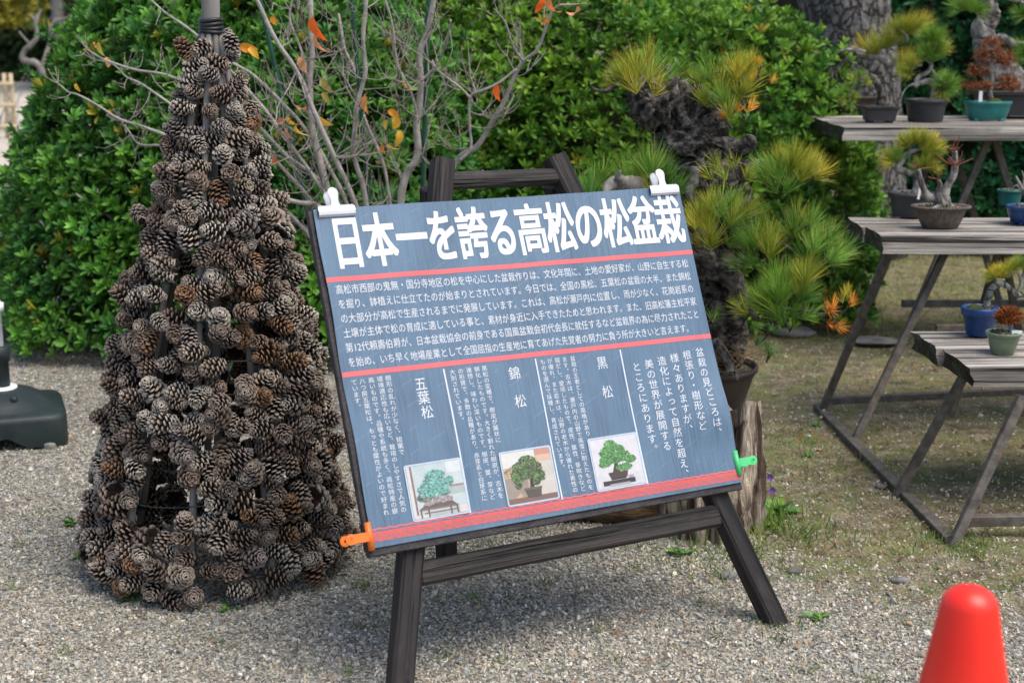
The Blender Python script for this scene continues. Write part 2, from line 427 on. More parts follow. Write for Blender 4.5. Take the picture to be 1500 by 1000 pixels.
ys = np.concatenate([np.linspace(-30, 1.3, 20), np.linspace(1.5, 11, 220), np.linspace(11.5, 30, 40), np.linspace(32, 160, 30)])
X, Y = np.meshgrid(xs, ys)
V = np.stack([X, Y, gz(X, Y)], -1).reshape(-1, 3)
nx = len(xs); i = np.arange(len(ys) - 1)[:, None] * nx; j = np.arange(nx - 1)[None]
F = np.stack([i + j, i + j + 1, i + nx + j + 1, i + nx + j], -1).reshape(-1, 4)
colr = np.c_[soil_mask(X, Y).ravel(), sand_mask(X, Y).ravel(), np.zeros(X.size)]
g = MB(); g.add(V, F, 0, colr)
m = bpy.data.materials.new('gravel_ground'); m.use_nodes = True
N = m.node_tree.nodes; L = m.node_tree.links; b = N['Principled BSDF']
def nd(t, **k):
    n = N.new(t)
    for a, v in k.items(): setattr(n, a, v)
    return n
tc = nd('ShaderNodeTexCoord'); at_ = nd('ShaderNodeAttribute', attribute_name='Col'); sp = nd('ShaderNodeSeparateColor')
L.new(at_.outputs['Color'], sp.inputs[0])
def noi(s, d=4, r=.6):
    n = nd('ShaderNodeTexNoise'); n.inputs['Scale'].default_value = s; n.inputs['Detail'].default_value = d; n.inputs['Roughness'].default_value = r
    L.new(tc.outputs['Object'], n.inputs['Vector']); return n.outputs['Fac']
def ramp(src, stops):
    r = nd('ShaderNodeValToRGB'); e = r.color_ramp.elements
    while len(e) < len(stops): e.new(.5)
    for k, (p, c) in enumerate(stops): e[k].position = p; e[k].color = (*c, 1)
    L.new(src, r.inputs[0]); return r.outputs[0]
def mixc(f, a, c, mode='MIX'):
    x = nd('ShaderNodeMix', data_type='RGBA', blend_type=mode)
    for inp, v in ((x.inputs[0], f), (x.inputs[6], a), (x.inputs[7], c)):
        if hasattr(v, 'node'): L.new(v, inp)
        elif isinstance(v, (int, float)): inp.default_value = v
        else: inp.default_value = (*v, 1)
    return x.outputs[2]
vo = nd('ShaderNodeTexVoronoi'); vo.inputs['Scale'].default_value = 95; vo.inputs['Randomness'].default_value = 1
wp = nd('ShaderNodeVectorMath', operation='MULTIPLY_ADD'); wp.inputs[1].default_value = (.012,) * 3
nn = nd('ShaderNodeTexNoise'); nn.inputs['Scale'].default_value = 60; L.new(tc.outputs['Object'], nn.inputs['Vector'])
L.new(nn.outputs['Color'], wp.inputs[0]); L.new(tc.outputs['Object'], wp.inputs[2]); L.new(wp.outputs[0], vo.inputs['Vector'])
vs = nd('ShaderNodeSeparateColor'); L.new(vo.outputs['Color'], vs.inputs[0])
peb = ramp(vs.outputs[0], [(0, (.11, .112, .105)), (.25, (.24, .238, .215)), (.5, (.37, .35, .30)), (.75, (.34, .285, .205)), (.9, (.50, .47, .41)), (1, (.62, .59, .53))])
dk = nd('ShaderNodeMapRange'); L.new(vo.outputs['Distance'], dk.inputs[0]); dk.inputs[1].default_value = .25; dk.inputs[2].default_value = .75; dk.inputs[3].default_value = 1; dk.inputs[4].default_value = .42
pebd = mixc(1.0, peb, dk.outputs[0], 'MULTIPLY')
soil = ramp(noi(14, 6, .7), [(.25, (.045, .038, .024)), (.46, (.13, .108, .068)), (.60, (.24, .205, .135)), (.78, (.40, .36, .27))])
grs = ramp(noi(2.3, 5), [(.35, (.075, .125, .028)), (.65, (.23, .215, .085))])
soil2 = mixc(ramp(noi(5, 6, .75), [(.44, (0, 0, 0)), (.6, (.75, .75, .75))]), soil, grs)
f1 = nd('ShaderNodeMath', operation='ADD'); L.new(sp.outputs[0], f1.inputs[0])
f2 = nd('ShaderNodeMath', operation='MULTIPLY_ADD'); L.new(noi(22, 5, .75), f2.inputs[0]); f2.inputs[1].default_value = 1.3; f2.inputs[2].default_value = -.65
L.new(f2.outputs[0], f1.inputs[1])
fm = nd('ShaderNodeMapRange'); L.new(f1.outputs[0], fm.inputs[0]); fm.inputs[1].default_value = .3; fm.inputs[2].default_value = .7
c = mixc(fm.outputs[0], pebd, soil2)
sand = ramp(noi(1.2, 6), [(.3, (.44, .39, .32)), (.7, (.58, .53, .45))])
c = mixc(sp.outputs[1], c, sand)
L.new(c, b.inputs['Base Color']); b.inputs['Roughness'].default_value = .9; b.inputs['Specular IOR Level'].default_value = .25
bp = nd('ShaderNodeBump'); bp.inputs['Strength'].default_value = 1.0; bp.inputs['Distance'].default_value = .006; bp.invert = True
L.new(vo.outputs['Distance'], bp.inputs['Height']); L.new(bp.outputs[0], b.inputs['Normal'])
ground = g.build('ground', m); tag(ground, kind='structure')

# pebbles lying on the ground in front (uncountable)
ico = []
ph = (1 + 5 ** .5) / 2
for a in (-1, 1):
    for c_ in (-ph, ph): ico += [(0, a, c_), (a, c_, 0), (c_, 0, a)]
ico = nrm(np.array(ico, float))
def hull(P):
    F = []
    n = len(P)
    for a in range(n):
        for b_ in range(a + 1, n):
            for c_ in range(b_ + 1, n):
                q = np.cross(P[b_] - P[a], P[c_] - P[a]); d = (P - P[a]) @ q
                if (d < 1e-6).all(): F.append((a, b_, c_))
                elif (d > -1e-6).all(): F.append((a, c_, b_))
    return np.array(F)
ICOF = hull(ico)
def frustum_pts(n, y0, y1, power=1.0, margin=.25):
    y = y0 + (y1 - y0) * rng.random(n) ** power
    return (rng.random(n) * 2 - 1) * (y * .36 + margin), y
PEBC = np.array([(.11, .118, .115), (.17, .185, .18), (.24, .25, .235), (.36, .34, .29), (.36, .29, .20), (.27, .20, .13), (.47, .44, .38), (.64, .61, .55), (.27, .28, .24), (.42, .36, .27)])
PEBC = PEBC * .62 + PEBC.mean(0) * .36
pb = MB()
xx, yy = frustum_pts(230000, 2.15, 6.2, 1.25)
keep = rng.random(len(xx)) > soil_mask(xx, yy) * .80 - .02
keep &= (rng.random(len(xx)) < np.where(yy < 4.3, 1, .55))
xx, yy = xx[keep], yy[keep]
for v_ in range(5):
    T = ico * (1 + .28 * rng.standard_normal((12, 1))); s_ = slice(v_, None, 5)
    k = len(xx[s_]); r = .0018 + .0027 * rng.random(k) ** 1.7 + (rng.random(k) < .02) * .003
    q = bases(rng.standard_normal((k, 3)))
    sc = r[:, None] * np.array([1.25, .9, .7]) * (1 + .25 * rng.standard_normal((k, 3)))
    pb.scatter(T, ICOF, q, v3(xx[s_], yy[s_], gz(xx[s_], yy[s_]) + r * .35), sc, 0, None, PEBC[rng.integers(0, len(PEBC), k)] * (.8 + .4 * rng.random((k, 1))))
tag(pb.build('gravel', m_pebble, smooth=False), 'loose grey and tan gravel pebbles covering the yard', 'gravel', kind='stuff')

# thin grass and moss blades on the bare soil
BT = np.array([[-.5, 0, 0], [.5, 0, 0], [-.35, .12, .55], [.35, .12, .55], [0, .42, 1.]])
BF = [np.array([[0, 1, 3, 2]]), np.array([[2, 3, 4]])]
def blades(mb, x, y, h, w, tint, tilt=.5):
    k = len(x)
    d = nrm(np.c_[rng.standard_normal((k, 2)) * tilt, np.ones(k)])
    mb.scatter(BT, BF, bases(d), v3(x, y, gz(x, y) - .002), np.c_[w, w * 0 + h, h], 0, None, tint)
GC = np.array([(.06, .14, .02), (.11, .19, .03), (.20, .24, .06), (.34, .28, .13), (.40, .32, .17)])
gr = MB()
xx, yy = frustum_pts(150000, 2.4, 10.5, .75, .3)
pat = fbm(v3(xx, yy), 2.2, 77, 4)
den = soil_mask(xx, yy) * sstep(-.2, .3, pat) + .15 * sstep(.05, .35, pat) + .45 * sstep(4.6, 6.5, yy) * sstep(.4, 1, xx)
keep = rng.random(len(xx)) < den
xx, yy = xx[keep], yy[keep]
k = len(xx); far = sstep(5, 7, yy)
ci = np.clip(rng.integers(0, 3, k) + (rng.random(k) < .15 + .5 * far) * 2, 0, 4)
blades(gr, xx, yy, (.008 + .016 * rng.random(k) ** 2) * (1 + .5 * far), .0018 * (1 + far), GC[ci] * (.7 + .6 * rng.random((k, 1))), .9)
# small tufts
for _ in range(320):
    x, y = frustum_pts(1, 2.6, 5.6, 1, .2); x, y = x[0], y[0]
    if x < -.4 and rng.random() < .6: continue
    k = rng.integers(6, 22)
    blades(gr, x + rng.standard_normal(k) * .012, y + rng.standard_normal(k) * .012, .012 + .025 * rng.random(k), .0022 + 0 * rng.random(k), GC[rng.integers(0, 3, k)] * (.8 + .5 * rng.random((k, 1))), .7)
# taller tufts against the stump, the easel foot and the frame foot
for (px, py, sprd, n_, hh) in ((1085, 800, .08, 160, .05), (1110, 775, .05, 120, .07), (1150, 770, .05, 110, .075), (1132, 915, .03, 50, .03), (1065, 830, .07, 120, .04), (1400, 795, .05, 110, .045), (1180, 790, .06, 120, .05), (1000, 800, .08, 90, .03), (1250, 690, .1, 80, .05), (1330, 800, .10, 120, .035)):
    p = on(px, py); 
    blades(gr, p[0] + rng.standard_normal(n_) * sprd, p[1] + rng.standard_normal(n_) * sprd, hh * (.4 + .8 * rng.random(n_)), .003 + 0 * rng.random(n_), GC[rng.integers(0, 3, n_)] * (.9 + .6 * rng.random((n_, 1))), .55)
tag(gr.build('grass', m_grass, smooth=False), 'thin short grass growing through the gravel and bare soil', 'grass', kind='stuff')

# fallen pine needles and leaf bits
lt = MB()
NT = np.array([[-.5, -.5, 0], [-.5, .5, 0], [.0, -.5, .12], [0, .5, .12], [.5, 0, 0], [.0, 0, .3]])
NF = [np.array([[0, 1, 3, 2]]), np.array([[2, 3, 4]])]
xx, yy = frustum_pts(11000, 2.4, 7.0, .9)
keep = rng.random(len(xx)) < .10 + .8 * soil_mask(xx, yy); xx, yy = xx[keep], yy[keep]; k = len(xx)
an = rng.random(k) * 6.283; c_, s_ = np.cos(an), np.sin(an); z0 = np.zeros(k)
R = np.stack([np.stack([c_, s_, z0], -1), np.stack([-s_, c_, z0], -1), np.stack([z0, z0, z0 + 1], -1)], -1)
lt.scatter(NT, NF, R, v3(xx, yy, gz(xx, yy) + .006), np.c_[.03 + .05 * rng.random(k), .0018 + .001 * rng.random(k), .03 + 0 * xx], 0, None, np.array([.21, .115, .055]) * (.5 + .9 * rng.random((k, 1))))
xx, yy = frustum_pts(700, 2.5, 6.8, .9); keep = rng.random(len(xx)) < .15 + .8 * soil_mask(xx, yy); xx, yy = xx[keep], yy[keep]; k = len(xx)
an = rng.random(k) * 6.283; c_, s_ = np.cos(an), np.sin(an); z0 = np.zeros(k)
R = np.stack([np.stack([c_, s_, z0], -1), np.stack([-s_, c_, z0], -1), np.stack([z0, z0, z0 + 1], -1)], -1)
lt.scatter(NT, NF, R, v3(xx, yy, gz(xx, yy) + .006), np.c_[.008 + .018 * rng.random(k), .005 + .008 * rng.random(k), .06 * rng.random(k)], 0, None, np.array([.26, .16, .09]) * (.5 + 1.1 * rng.random((k, 1))))
tag(lt.build('leaf_litter', m_litter, smooth=False), 'fallen brown pine needles and dry leaf scraps on the ground', 'litter', kind='stuff')

# ------------------------------------------------------------------ the sign: board, printed sheet, lettering
YAW, LEAN, SW, SA = 0.50307655, 0.40690045, 0.9, 0.7706486
ex = np.array([math.cos(YAW), math.sin(YAW), 0.])
eup = np.array([-math.sin(YAW) * math.sin(LEAN), math.cos(YAW) * math.sin(LEAN), math.cos(LEAN)])
en = np.cross(ex, eup)
TL = np.array([-0.40562946, 3.04214881, -0.37394786 + CAM_H])
SM = np.eye(4); SM[:3, 0] = ex; SM[:3, 1] = eup; SM[:3, 2] = en; SM[:3, 3] = TL
SH = SA * SW
def sp3(px, py, w=0.0):                               # the place seen at (px, py) on the sign's plane, w towards the viewer
    d = ray(px, py); o = TL + en * w
    return C0 + d * (((o - C0) @ en) / (d @ en))
def defl(x, y):                                       # gentle waves of the vinyl sheet (sign units: metres)
    u = x / SW; v = -y / SW
    w = .0022 * np.sin(u * 9 + v * 4) * np.sin(v * 7 + 1) + .0012 * np.sin(u * 31 + v * 12)
    w = w + .011 * np.exp(-((u - .97) / .06) ** 2 - ((v - .60) / .07) ** 2) - .004 * np.exp(-((u - .93) / .07) ** 2 - ((v - .67) / .05) ** 2)
    return w + .004
board = thing('sign_board', 'dark backed board carrying a blue printed information sheet, leaning on the wooden easel', 'sign', None, M=SM)
bm_ = MB(); bm_.box((-.011, -SH - .016, -.016), (SW + .001, -.001, -.001), bev=.002)
bm_.build('backing_board', m_board, board, smooth=False, local=True)
nu, nv = 70, 56
U, Vv = np.meshgrid(np.linspace(0, SW, nu), np.linspace(0, -SH, nv))
edge = .0015 * np.sin(Vv * 23) * (U < .001)
sh = MB(); P_ = np.stack([U + edge, Vv, defl(U, Vv)], -1).reshape(-1, 3)
i = np.arange(nv - 1)[:, None] * nu; j = np.arange(nu - 1)[None]
sh.add(P_, np.stack([i + j, i + nu + j, i + nu + j + 1, i + j + 1], -1).reshape(-1, 4))
Q_ = P_.copy(); Q_[:, 2] -= .0012
sh.add(Q_, np.stack([i + j, i + j + 1, i + nu + j + 1, i + nu + j], -1).reshape(-1, 4))
# sheet material: woven blue with fine vertical threads and slanting pale dashes
m_sheet = bpy.data.materials.new('blue_printed_vinyl'); m_sheet.use_nodes = True
N = m_sheet.node_tree.nodes; L = m_sheet.node_tree.links; b = N['Principled BSDF']
tc = nd('ShaderNodeTexCoord')
def noim(s, sc, d=3, rot=0.0):
    mp = nd('ShaderNodeMapping'); mp.inputs['Scale'].default_value = sc; mp.inputs['Rotation'].default_value = (0, 0, rot); L.new(tc.outputs['Object'], mp.inputs['Vector'])
    n = nd('ShaderNodeTexNoise'); n.inputs['Scale'].default_value = s; n.inputs['Detail'].default_value = d; L.new(mp.outputs[0], n.inputs['Vector']); return n.outputs['Fac']
c = ramp(noim(60, (9, .22, 1), 4), [(.3, (.058, .104, .165)), (.5, (.082, .138, .207)), (.72, (.118, .185, .262))])
c = mixc(ramp(noim(8, (1, .5, 1), 3), [(.35, (0, 0, 0)), (.7, (.5, .5, .5))]), c, (.125, .21, .305))
mp = nd('ShaderNodeMapping'); mp.inputs['Rotation'].default_value = (0, 0, math.radians(-24)); L.new(tc.outputs['Object'], mp.inputs['Vector'])
def dashes(ph, lo, hi, cl, seed):
    global c
    wv = nd('ShaderNodeTexWave', wave_type='BANDS', bands_direction='Y'); wv.inputs['Scale'].default_value = 7.5; wv.inputs['Phase Offset'].default_value = ph; L.new(mp.outputs[0], wv.inputs['Vector'])
    ln = ramp(wv.outputs['Fac'], [(.985, (0, 0, 0)), (.998, (1, 1, 1))])
    m2 = nd('ShaderNodeMapping'); m2.inputs['Rotation'].default_value = (0, 0, math.radians(-24)); m2.inputs['Scale'].default_value = (7, 24, 1); m2.inputs['Location'].default_value = (seed, seed * 2.3, 0); L.new(tc.outputs['Object'], m2.inputs['Vector'])
    n = nd('ShaderNodeTexNoise'); n.inputs['Scale'].default_value = 2.2; n.inputs['Detail'].default_value = 1; L.new(m2.outputs[0], n.inputs['Vector'])
    br_ = ramp(n.outputs['Fac'], [(lo, (0, 0, 0)), (hi, (.16, .16, .16))])
    c = mixc(mixc(1.0, ln, br_, 'MULTIPLY'), c, cl)
dashes(0.0, .50, .56, (.30, .38, .46), 3.0)
dashes(3.1, .52, .58, (.05, .10, .17), 9.0)
L.new(c, b.inputs['Base Color']); b.inputs['Roughness'].default_value = .52; b.inputs['Specular IOR Level'].default_value = .35
sheet = sh.build('printed_sheet', m_sheet, board, local=True)

def layer(mb, name, m_, lift):                        # put flat print onto the waving sheet
    for k in range(len(mb.V)):
        v = np.array(mb.V[k], float); v[:, 2] = defl(v[:, 0], v[:, 1]) + lift + v[:, 2]; mb.V[k] = v
    o = mb.build(name, m_, sheet, smooth=False, local=True); return o
def strip(mb, u0, v0, u1, v1, half, n=60, col=(1, 1, 1), wav=0.0, wn_=0):
    t = np.linspace(0, 1, n); u = u0 + (u1 - u0) * t; v = v0 + (v1 - v0) * t
    d = nrm(np.array([u1 - u0, v1 - v0])); q = np.array([-d[1], d[0]])
    w = wav * np.sin(t * wn_ * 6.283)
    a = np.c_[(u + q[0] * (w - half)) * SW, -(v + q[1] * (w - half)) * SW, t * 0]
    c_ = np.c_[(u + q[0] * (w + half)) * SW, -(v + q[1] * (w + half)) * SW, t * 0]
    k = np.arange(n - 1)
    mb.add(np.vstack([a, c_]), np.stack([k, k + n, k + n + 1, k + 1], -1), 0, col)
st = MB(); strip(st, 0, .166, 1, .1745, .0058); layer(st, 'red_stripe', m_red, .0005)
st = MB(); strip(st, 0, .383, 1, .395, .0058); layer(st, 'red_stripe', m_red, .0005)
for (u_, v0_, v1_) in ((.726, .402, .737), (.487, .399, .737), (.246, .397, .731)):
    st = MB(); strip(st, u_, v0_, u_, v1_, .0017, 40); layer(st, 'white_line', m_white, .0005)
st = MB(); strip(st, .0, .731, 1, .739, .0017, 500, wav=.0010, wn_=38); layer(st, 'wavy_line', m_red, .0005)
st = MB(); strip(st, 0, .7475, 1, .7525, .0105, 60); layer(st, 'scroll_band', m_orred, .0005)
sc_ = MB()
def arc(mb, cu, cv, r, a0, a1, w, n=18):
    a = np.linspace(a0, a1, n); k = np.arange(n - 1)
    o = np.c_[(cu + np.cos(a) * (r + w)) * SW, -(cv + np.sin(a) * (r + w)) * SW, a * 0]
    q = np.c_[(cu + np.cos(a) * (r - w)) * SW, -(cv + np.sin(a) * (r - w)) * SW, a * 0]
    mb.add(np.vstack([o, q]), np.stack([k, k + n, k + n + 1, k + 1], -1))
for k in range(21):
    cu = .022 + k * .047; cv = .7495 + .005 * cu
    if cu > .985: break
    for s_ in (-1, 1):
        arc(sc_, cu + s_ * .0095, cv, .0072, 0, 6.283, .0006); arc(sc_, cu + s_ * .0095, cv, .0033, 0, 5.0, .0005)
    arc(sc_, cu + .0235, cv - .004, .006, .2, 2.94, .0006); arc(sc_, cu + .0235, cv - .004, .0028, .2, 2.94, .0005)
    for s_ in (-1, 1): sc_.poly([((cu + .0235 + s_ * .004) * SW, -(cv + .0105) * SW, 0), ((cu + .0235 + s_ * .009) * SW, -(cv + .0105) * SW, 0), ((cu + .0235 + s_ * .007) * SW, -(cv + .004) * SW, 0)][::s_])
layer(sc_, 'scroll_ornament', mat('ornament_blue', (.13, .18, .26), rough=.5), .0009)

GL = {}
def glyphs(chars, key, off, res):
    objs = []
    for ch in sorted(set(chars)):
        if ch in ' 　' or (key, ch) in GL: continue
        cu = bpy.data.curves.new('g', 'FONT'); cu.body = ch; cu.offset = off; cu.resolution_u = res; cu.fill_mode = 'FRONT'
        o = bpy.data.objects.new('g', cu); COL.objects.link(o); objs.append((ch, o, cu))
    bpy.context.view_layer.update()
    dg = bpy.context.evaluated_depsgraph_get()
    for ch, o, cu in objs:
        me = bpy.data.meshes.new_from_object(o.evaluated_get(dg))
        v = np.zeros(len(me.vertices) * 3); me.vertices.foreach_get('co', v)
        me.calc_loop_triangles(); t = np.zeros(len(me.loop_triangles) * 3, np.int32); me.loop_triangles.foreach_get('vertices', t)
        GL[(key, ch)] = (v.reshape(-1, 3), t.reshape(-1, 3))
        bpy.data.objects.remove(o); bpy.data.curves.remove(cu); bpy.data.meshes.remove(me)
def put(mb, key, ch, cu, cv, w, h, dx=0, dy=0):       # a character centred at (cu, cv), cell w x h in sign units
    if ch in ' 　': return
    V, T = GL[(key, ch)]
    x = (V[:, 0] - .5 + dx) * w * SW + cu * SW; y = (V[:, 1] - .38 + dy) * h * SW - cv * SW
    mb.add(np.c_[x, y, V[:, 0] * 0], T)
TITLE = '日本一を誇る高松の松盆栽'
BODY = ['高松市西部の鬼無・国分寺地区の松を中心にした盆栽作りは、文化年間に、土地の愛好家が、山野に自生する松',
        'を掘り、鉢植えに仕立てたのが始まりとされています。今日では、全国の黒松、五葉松の盆栽の大半、また錦松',
        'の大部分が高松で生産されるまでに発展しています。これは、高松が瀬戸内に位置し、雨が少なく、花崗岩系の',
        '土壌が主体で松の育成に適している事と、素材が身近に入手できたためと思われます。また、旧高松藩主松平家',
        '第12代頼壽伯爵が、日本盆栽協会の前身である国風盆栽会初代会長に就任するなど盆栽界の為に尽力されたこと',
        'を始め、いち早く地場産業として全国屈指の生産地に育てあげた先覚者の努力に負う所が大きいと言えます。']
C1 = ['盆栽の見どころは、', '根張り・樹形など', '様々ありますが、', '造化によって自然を超え、', '美の世界が展開する', 'ところにあります。']
C2 = ['盆栽の王者としての風格があり', 'ます。古木は、瀬戸内の山野で風雪に耐えたものを', '堀だし、愛培したもので、皮性、葉性、芽吹きなど', 'が優れ、また若木は、山野の老木から優れた素性の', 'ものを選んで採種し、育成されています。']
C3 = ['黒松の変種で、樹皮が翼状に', '錦化したものです。大きく割れた樹皮が、古木を', '連想し、味わい深いものです。樹皮、葉、芽など', 'の形質で、多数の品種があり、赤芽系と白芽系に', '大別されています。']
C4 = ['樹形の乱れが少なく、短葉で', '環境適応性も広いなど、栽培のしやすさで人気の', '高いものです。品種や系統も多く、高松特産の銀', '八つ房五葉松は、もっとも葉性がよいので好まれ', 'ています。']
glyphs(TITLE, 't', .0, 6)
glyphs(''.join(BODY + C1 + C2 + C3 + C4) + '黒松錦五葉', 'b', .0, 2)
tm = MB(); n_ = len(TITLE)
for k, ch in enumerate(TITLE):
    for q in range(17):                               # heavy face: the stroke grown all round
        a_ = q * 6.283 / 16; r_ = .0 if q == 16 else 1 / max(abs(math.cos(a_)), abs(math.sin(a_)))
        m0 = tm.n; put(tm, 't', ch, .0675 + k * (.949 - .0675) / (n_ - 1), .0805 + .003 * k / n_, .083, .134, r_ * .027 * math.cos(a_), r_ * .018 * math.sin(a_))
        tm.V[-1][:, 2] += q * .000012
layer(tm, 'title_lettering', m_titlew, .0008)
pm = MB()
for r, line in enumerate(BODY):
    nch = sum(.5 if c_ in '12' else 1 for c_ in line)
    x0 = .018; x1 = .978 if r < 5 else .948
    adv = (x1 - x0) / nch; x = x0
    for ch in line:
        w = adv * (.5 if ch in '12' else 1)
        cv = .1895 + r * .0333 + (x + w / 2) * .0135
        if ch in '12': put(pm, 'b', ch, x + adv * .5, cv, adv * 1.0, .0235)
        else: put(pm, 'b', ch, x + w / 2, cv, adv * 1.0, .0235)
        x += w
layer(pm, 'paragraph_lettering', m_white, .0007)
def vert(mb, s, cu, v0, pitch, w, h):
    v = v0 + pitch / 2
    for ch in s:
        if ch in '、。': put(mb, 'b', ch, cu, v, w, h, .55, .55)
        elif ch in 'っょ': put(mb, 'b', ch, cu, v, w, h, .1, .1)
        else: put(mb, 'b', ch, cu, v, w, h)
        v += pitch
vm_ = MB()
for k, (s_, u_) in enumerate(zip(C1, (.955, .915, .876, .839, .801, .764))):
    vert(vm_, s_, u_, .420 + .0032 * k, .0258, .0262, .0245)
layer(vm_, 'column_lettering', m_white, .0007)
def block(lines, us, v0, pitch, w, h):
    mb = MB()
    for s_, u_ in zip(lines, us): vert(mb, s_, u_, v0, pitch, w, h)
    layer(mb, 'column_lettering', m_white, .0007)
block(C2, (.590, .567, .546, .525, .505), .402, .0141, .0150, .0137)
block(C3, (.349, .329, .308, .287, .266), .400, .0141, .0150, .0137)
block(C4, (.106, .086, .065, .044, .024), .395, .0141, .0150, .0137)
for hd in ((('黒', .668, .4285), ('松', .667, .500)), (('錦', .425, .427), ('松', .426, .494)), (('五', .183, .424), ('葉', .184, .456), ('松', .186, .490))):
    hm = MB()
    for ch, u_, v_ in hd: put(hm, 'b', ch, u_, v_, .031, .033)
    layer(hm, 'heading_lettering', m_white, .0007)

# the three printed pictures
def rr(u0, v0, u1, v1, r, n=6):
    o = []
    for cx, cy, a in ((u1 - r, v1 - r, 0), (u0 + r, v1 - r, 1), (u0 + r, v0 + r, 2), (u1 - r, v0 + r, 3)):
        for t in np.linspace(a * np.pi / 2, (a + 1) * np.pi / 2, n): o.append((cx + r * np.cos(t), cy + r * np.sin(t)))
    return np.array(o)
def picture(u0, v0, u1, v1, kind):
    mb = MB(); lay = [0]
    def pg(pts, c_, q=None):
        lay[0] += 1; p = np.asarray(pts, float)
        mb.poly(np.c_[p[:, 0] * SW, -p[:, 1] * SW, np.full(len(p), lay[0] * .00006)][::-1], 0, c_)
    def im(pts, c_): p = np.asarray(pts, float); pg(np.c_[iu0 + p[:, 0] * (iu1 - iu0), iv0 + p[:, 1] * (iv1 - iv0)], c_)
    pg(rr(u0, v0, u1, v1, .006), (.62, .72, .82))
    k = .0045; iu0, iv0, iu1, iv1 = u0 + k, v0 + k, u1 - k, v1 - k
    pg(rr(iu0 - .0012, iv0 - .0012, iu1 + .0012, iv1 + .0012, .004), (.30, .40, .52))
    def rect(a, b_, c_, d_, col): im([(a, b_), (c_, b_), (c_, d_), (a, d_)], col)
    def blob(cx, cy, rx, ry, n, cols, sz, seed=0):
        g_ = np.random.default_rng(seed)
        lay[0] += 1
        sz *= .62
        for _ in range(int(n * 4)):
            a = g_.random() * 6.283; r = g_.random() ** .5
            x, y = cx + rx * r * math.cos(a), cy + ry * r * math.sin(a); s_ = sz * (.7 + g_.random())
            th = g_.random() * 6.283; k_ = 5
            p = np.array([(x + s_ * (.6 + .6 * g_.random()) * math.cos(th + t * 6.283 / k_), y + s_ * (.5 + .5 * g_.random()) * math.sin(th + t * 6.283 / k_)) for t in range(k_)])
            p = np.clip(p, .01, .99)
            mb.poly(np.c_[(iu0 + p[:, 0] * (iu1 - iu0)) * SW, -(iv0 + p[:, 1] * (iv1 - iv0)) * SW, np.full(k_, lay[0] * .00006 + g_.random() * .00005)], 0, (np.array(cols[g_.integers(0, len(cols))]) * .75 + .035) * (.5 + .9 * g_.random()))
    if kind == 0:     # five-needle pine on a low stand
        rect(0, 0, 1, 1, (.56, .66, .66)); rect(0, 0, .07, 1, (.70, .72, .71)); rect(.06, 0, .095, .93, (.30, .17, .15)); rect(.72, 0, 1, .22, (.74, .79, .80)); rect(.72, .24, 1, .45, (.62, .70, .70))
        rect(.74, .45, 1, .49, (.36, .26, .25)); rect(.70, .49, 1, .62, (.45, .52, .50)); rect(0, .93, .3, 1, (.72, .68, .66)); rect(.3, .93, 1, .97, (.52, .54, .5)); rect(.85, .86, 1, 1, (.74, .67, .65))
        im([(.12, .83), (.25, .75), (.74, .75), (.82, .83)], (.17, .13, .12)); rect(.12, .83, .84, .86, (.25, .19, .17)); rect(.2, .90, .80, .925, (.28, .21, .18))
        for x in (.13, .27, .68, .80): rect(x, .84, x + .025, .99, (.17, .13, .12))
        im([(.2, .76), (.28, .66), (.45, .69), (.6, .60), (.76, .68), (.74, .75), (.5, .73), (.3, .79)], (.40, .33, .32)); blob(.5, .70, .22, .05, 40, [(.5, .4, .4), (.3, .26, .25), (.6, .55, .52)], .03, 1)
        blob(.25, .60, .13, .09, 50, [(.16, .22, .18), (.30, .25, .22), (.10, .14, .12)], .03, 2)
        for cx, cy, rx, ry in ((.50, .22, .18, .09), (.42, .33, .15, .07), (.65, .38, .17, .07), (.32, .45, .17, .09), (.5, .50, .2, .07), (.36, .57, .2, .06), (.62, .57, .09, .05), (.75, .36, .06, .07)):
            blob(cx, cy, rx, ry, 55, [(.16, .52, .44), (.24, .62, .54), (.10, .36, .31), (.40, .70, .62)], .026, int(cx * 99 + cy * 999))
    elif kind == 1:   # pine in a brown square pot
        rect(0, 0, 1, 1, (.78, .77, .73)); rect(0, .3, .55, .92, (.56, .47, .37)); blob(.15, .42, .2, .12, 60, [(.62, .42, .22), (.7, .55, .36)], .05, 3); rect(0, .5, .45, .92, (.36, .31, .26))
        rect(.68, 0, 1, .25, (.62, .33, .24)); rect(.68, .12, 1, .26, (.72, .50, .38)); rect(.6, .25, 1, .92, (.66, .62, .56)); rect(0, .90, 1, 1, (.24, .15, .13)); im([(.15, .9), (.26, .8), (.3, .9)], (.7, .45, .22))
        im([(.47, .75), (.5, .55), (.44, .38), (.52, .22), (.57, .25), (.52, .42), (.58, .58), (.56, .75)], (.07, .05, .045))
        for cx, cy, rx, ry in ((.50, .22, .17, .12), (.34, .33, .16, .12), (.62, .35, .16, .12), (.27, .48, .14, .13), (.68, .52, .14, .12), (.45, .45, .18, .10), (.25, .62, .06, .1), (.62, .62, .07, .07)):
            blob(cx, cy, rx, ry, 45, [(.12, .26, .06), (.20, .36, .09), (.07, .12, .04), (.05, .05, .035)], .03, int(cx * 77 + cy * 555))
        im([(.36, .74), (.70, .74), (.67, .92), (.40, .92)], (.12, .10, .085)); rect(.35, .73, .71, .77, (.18, .15, .12))
    else:             # black pine, rounded green crown, on a dark stand
        rect(0, 0, 1, 1, (.74, .73, .76)); rect(0, .75, 1, 1, (.70, .69, .72))
        im([(.36, .70), (.42, .55), (.40, .40), (.50, .38), (.50, .55), (.52, .70)], (.07, .06, .05))
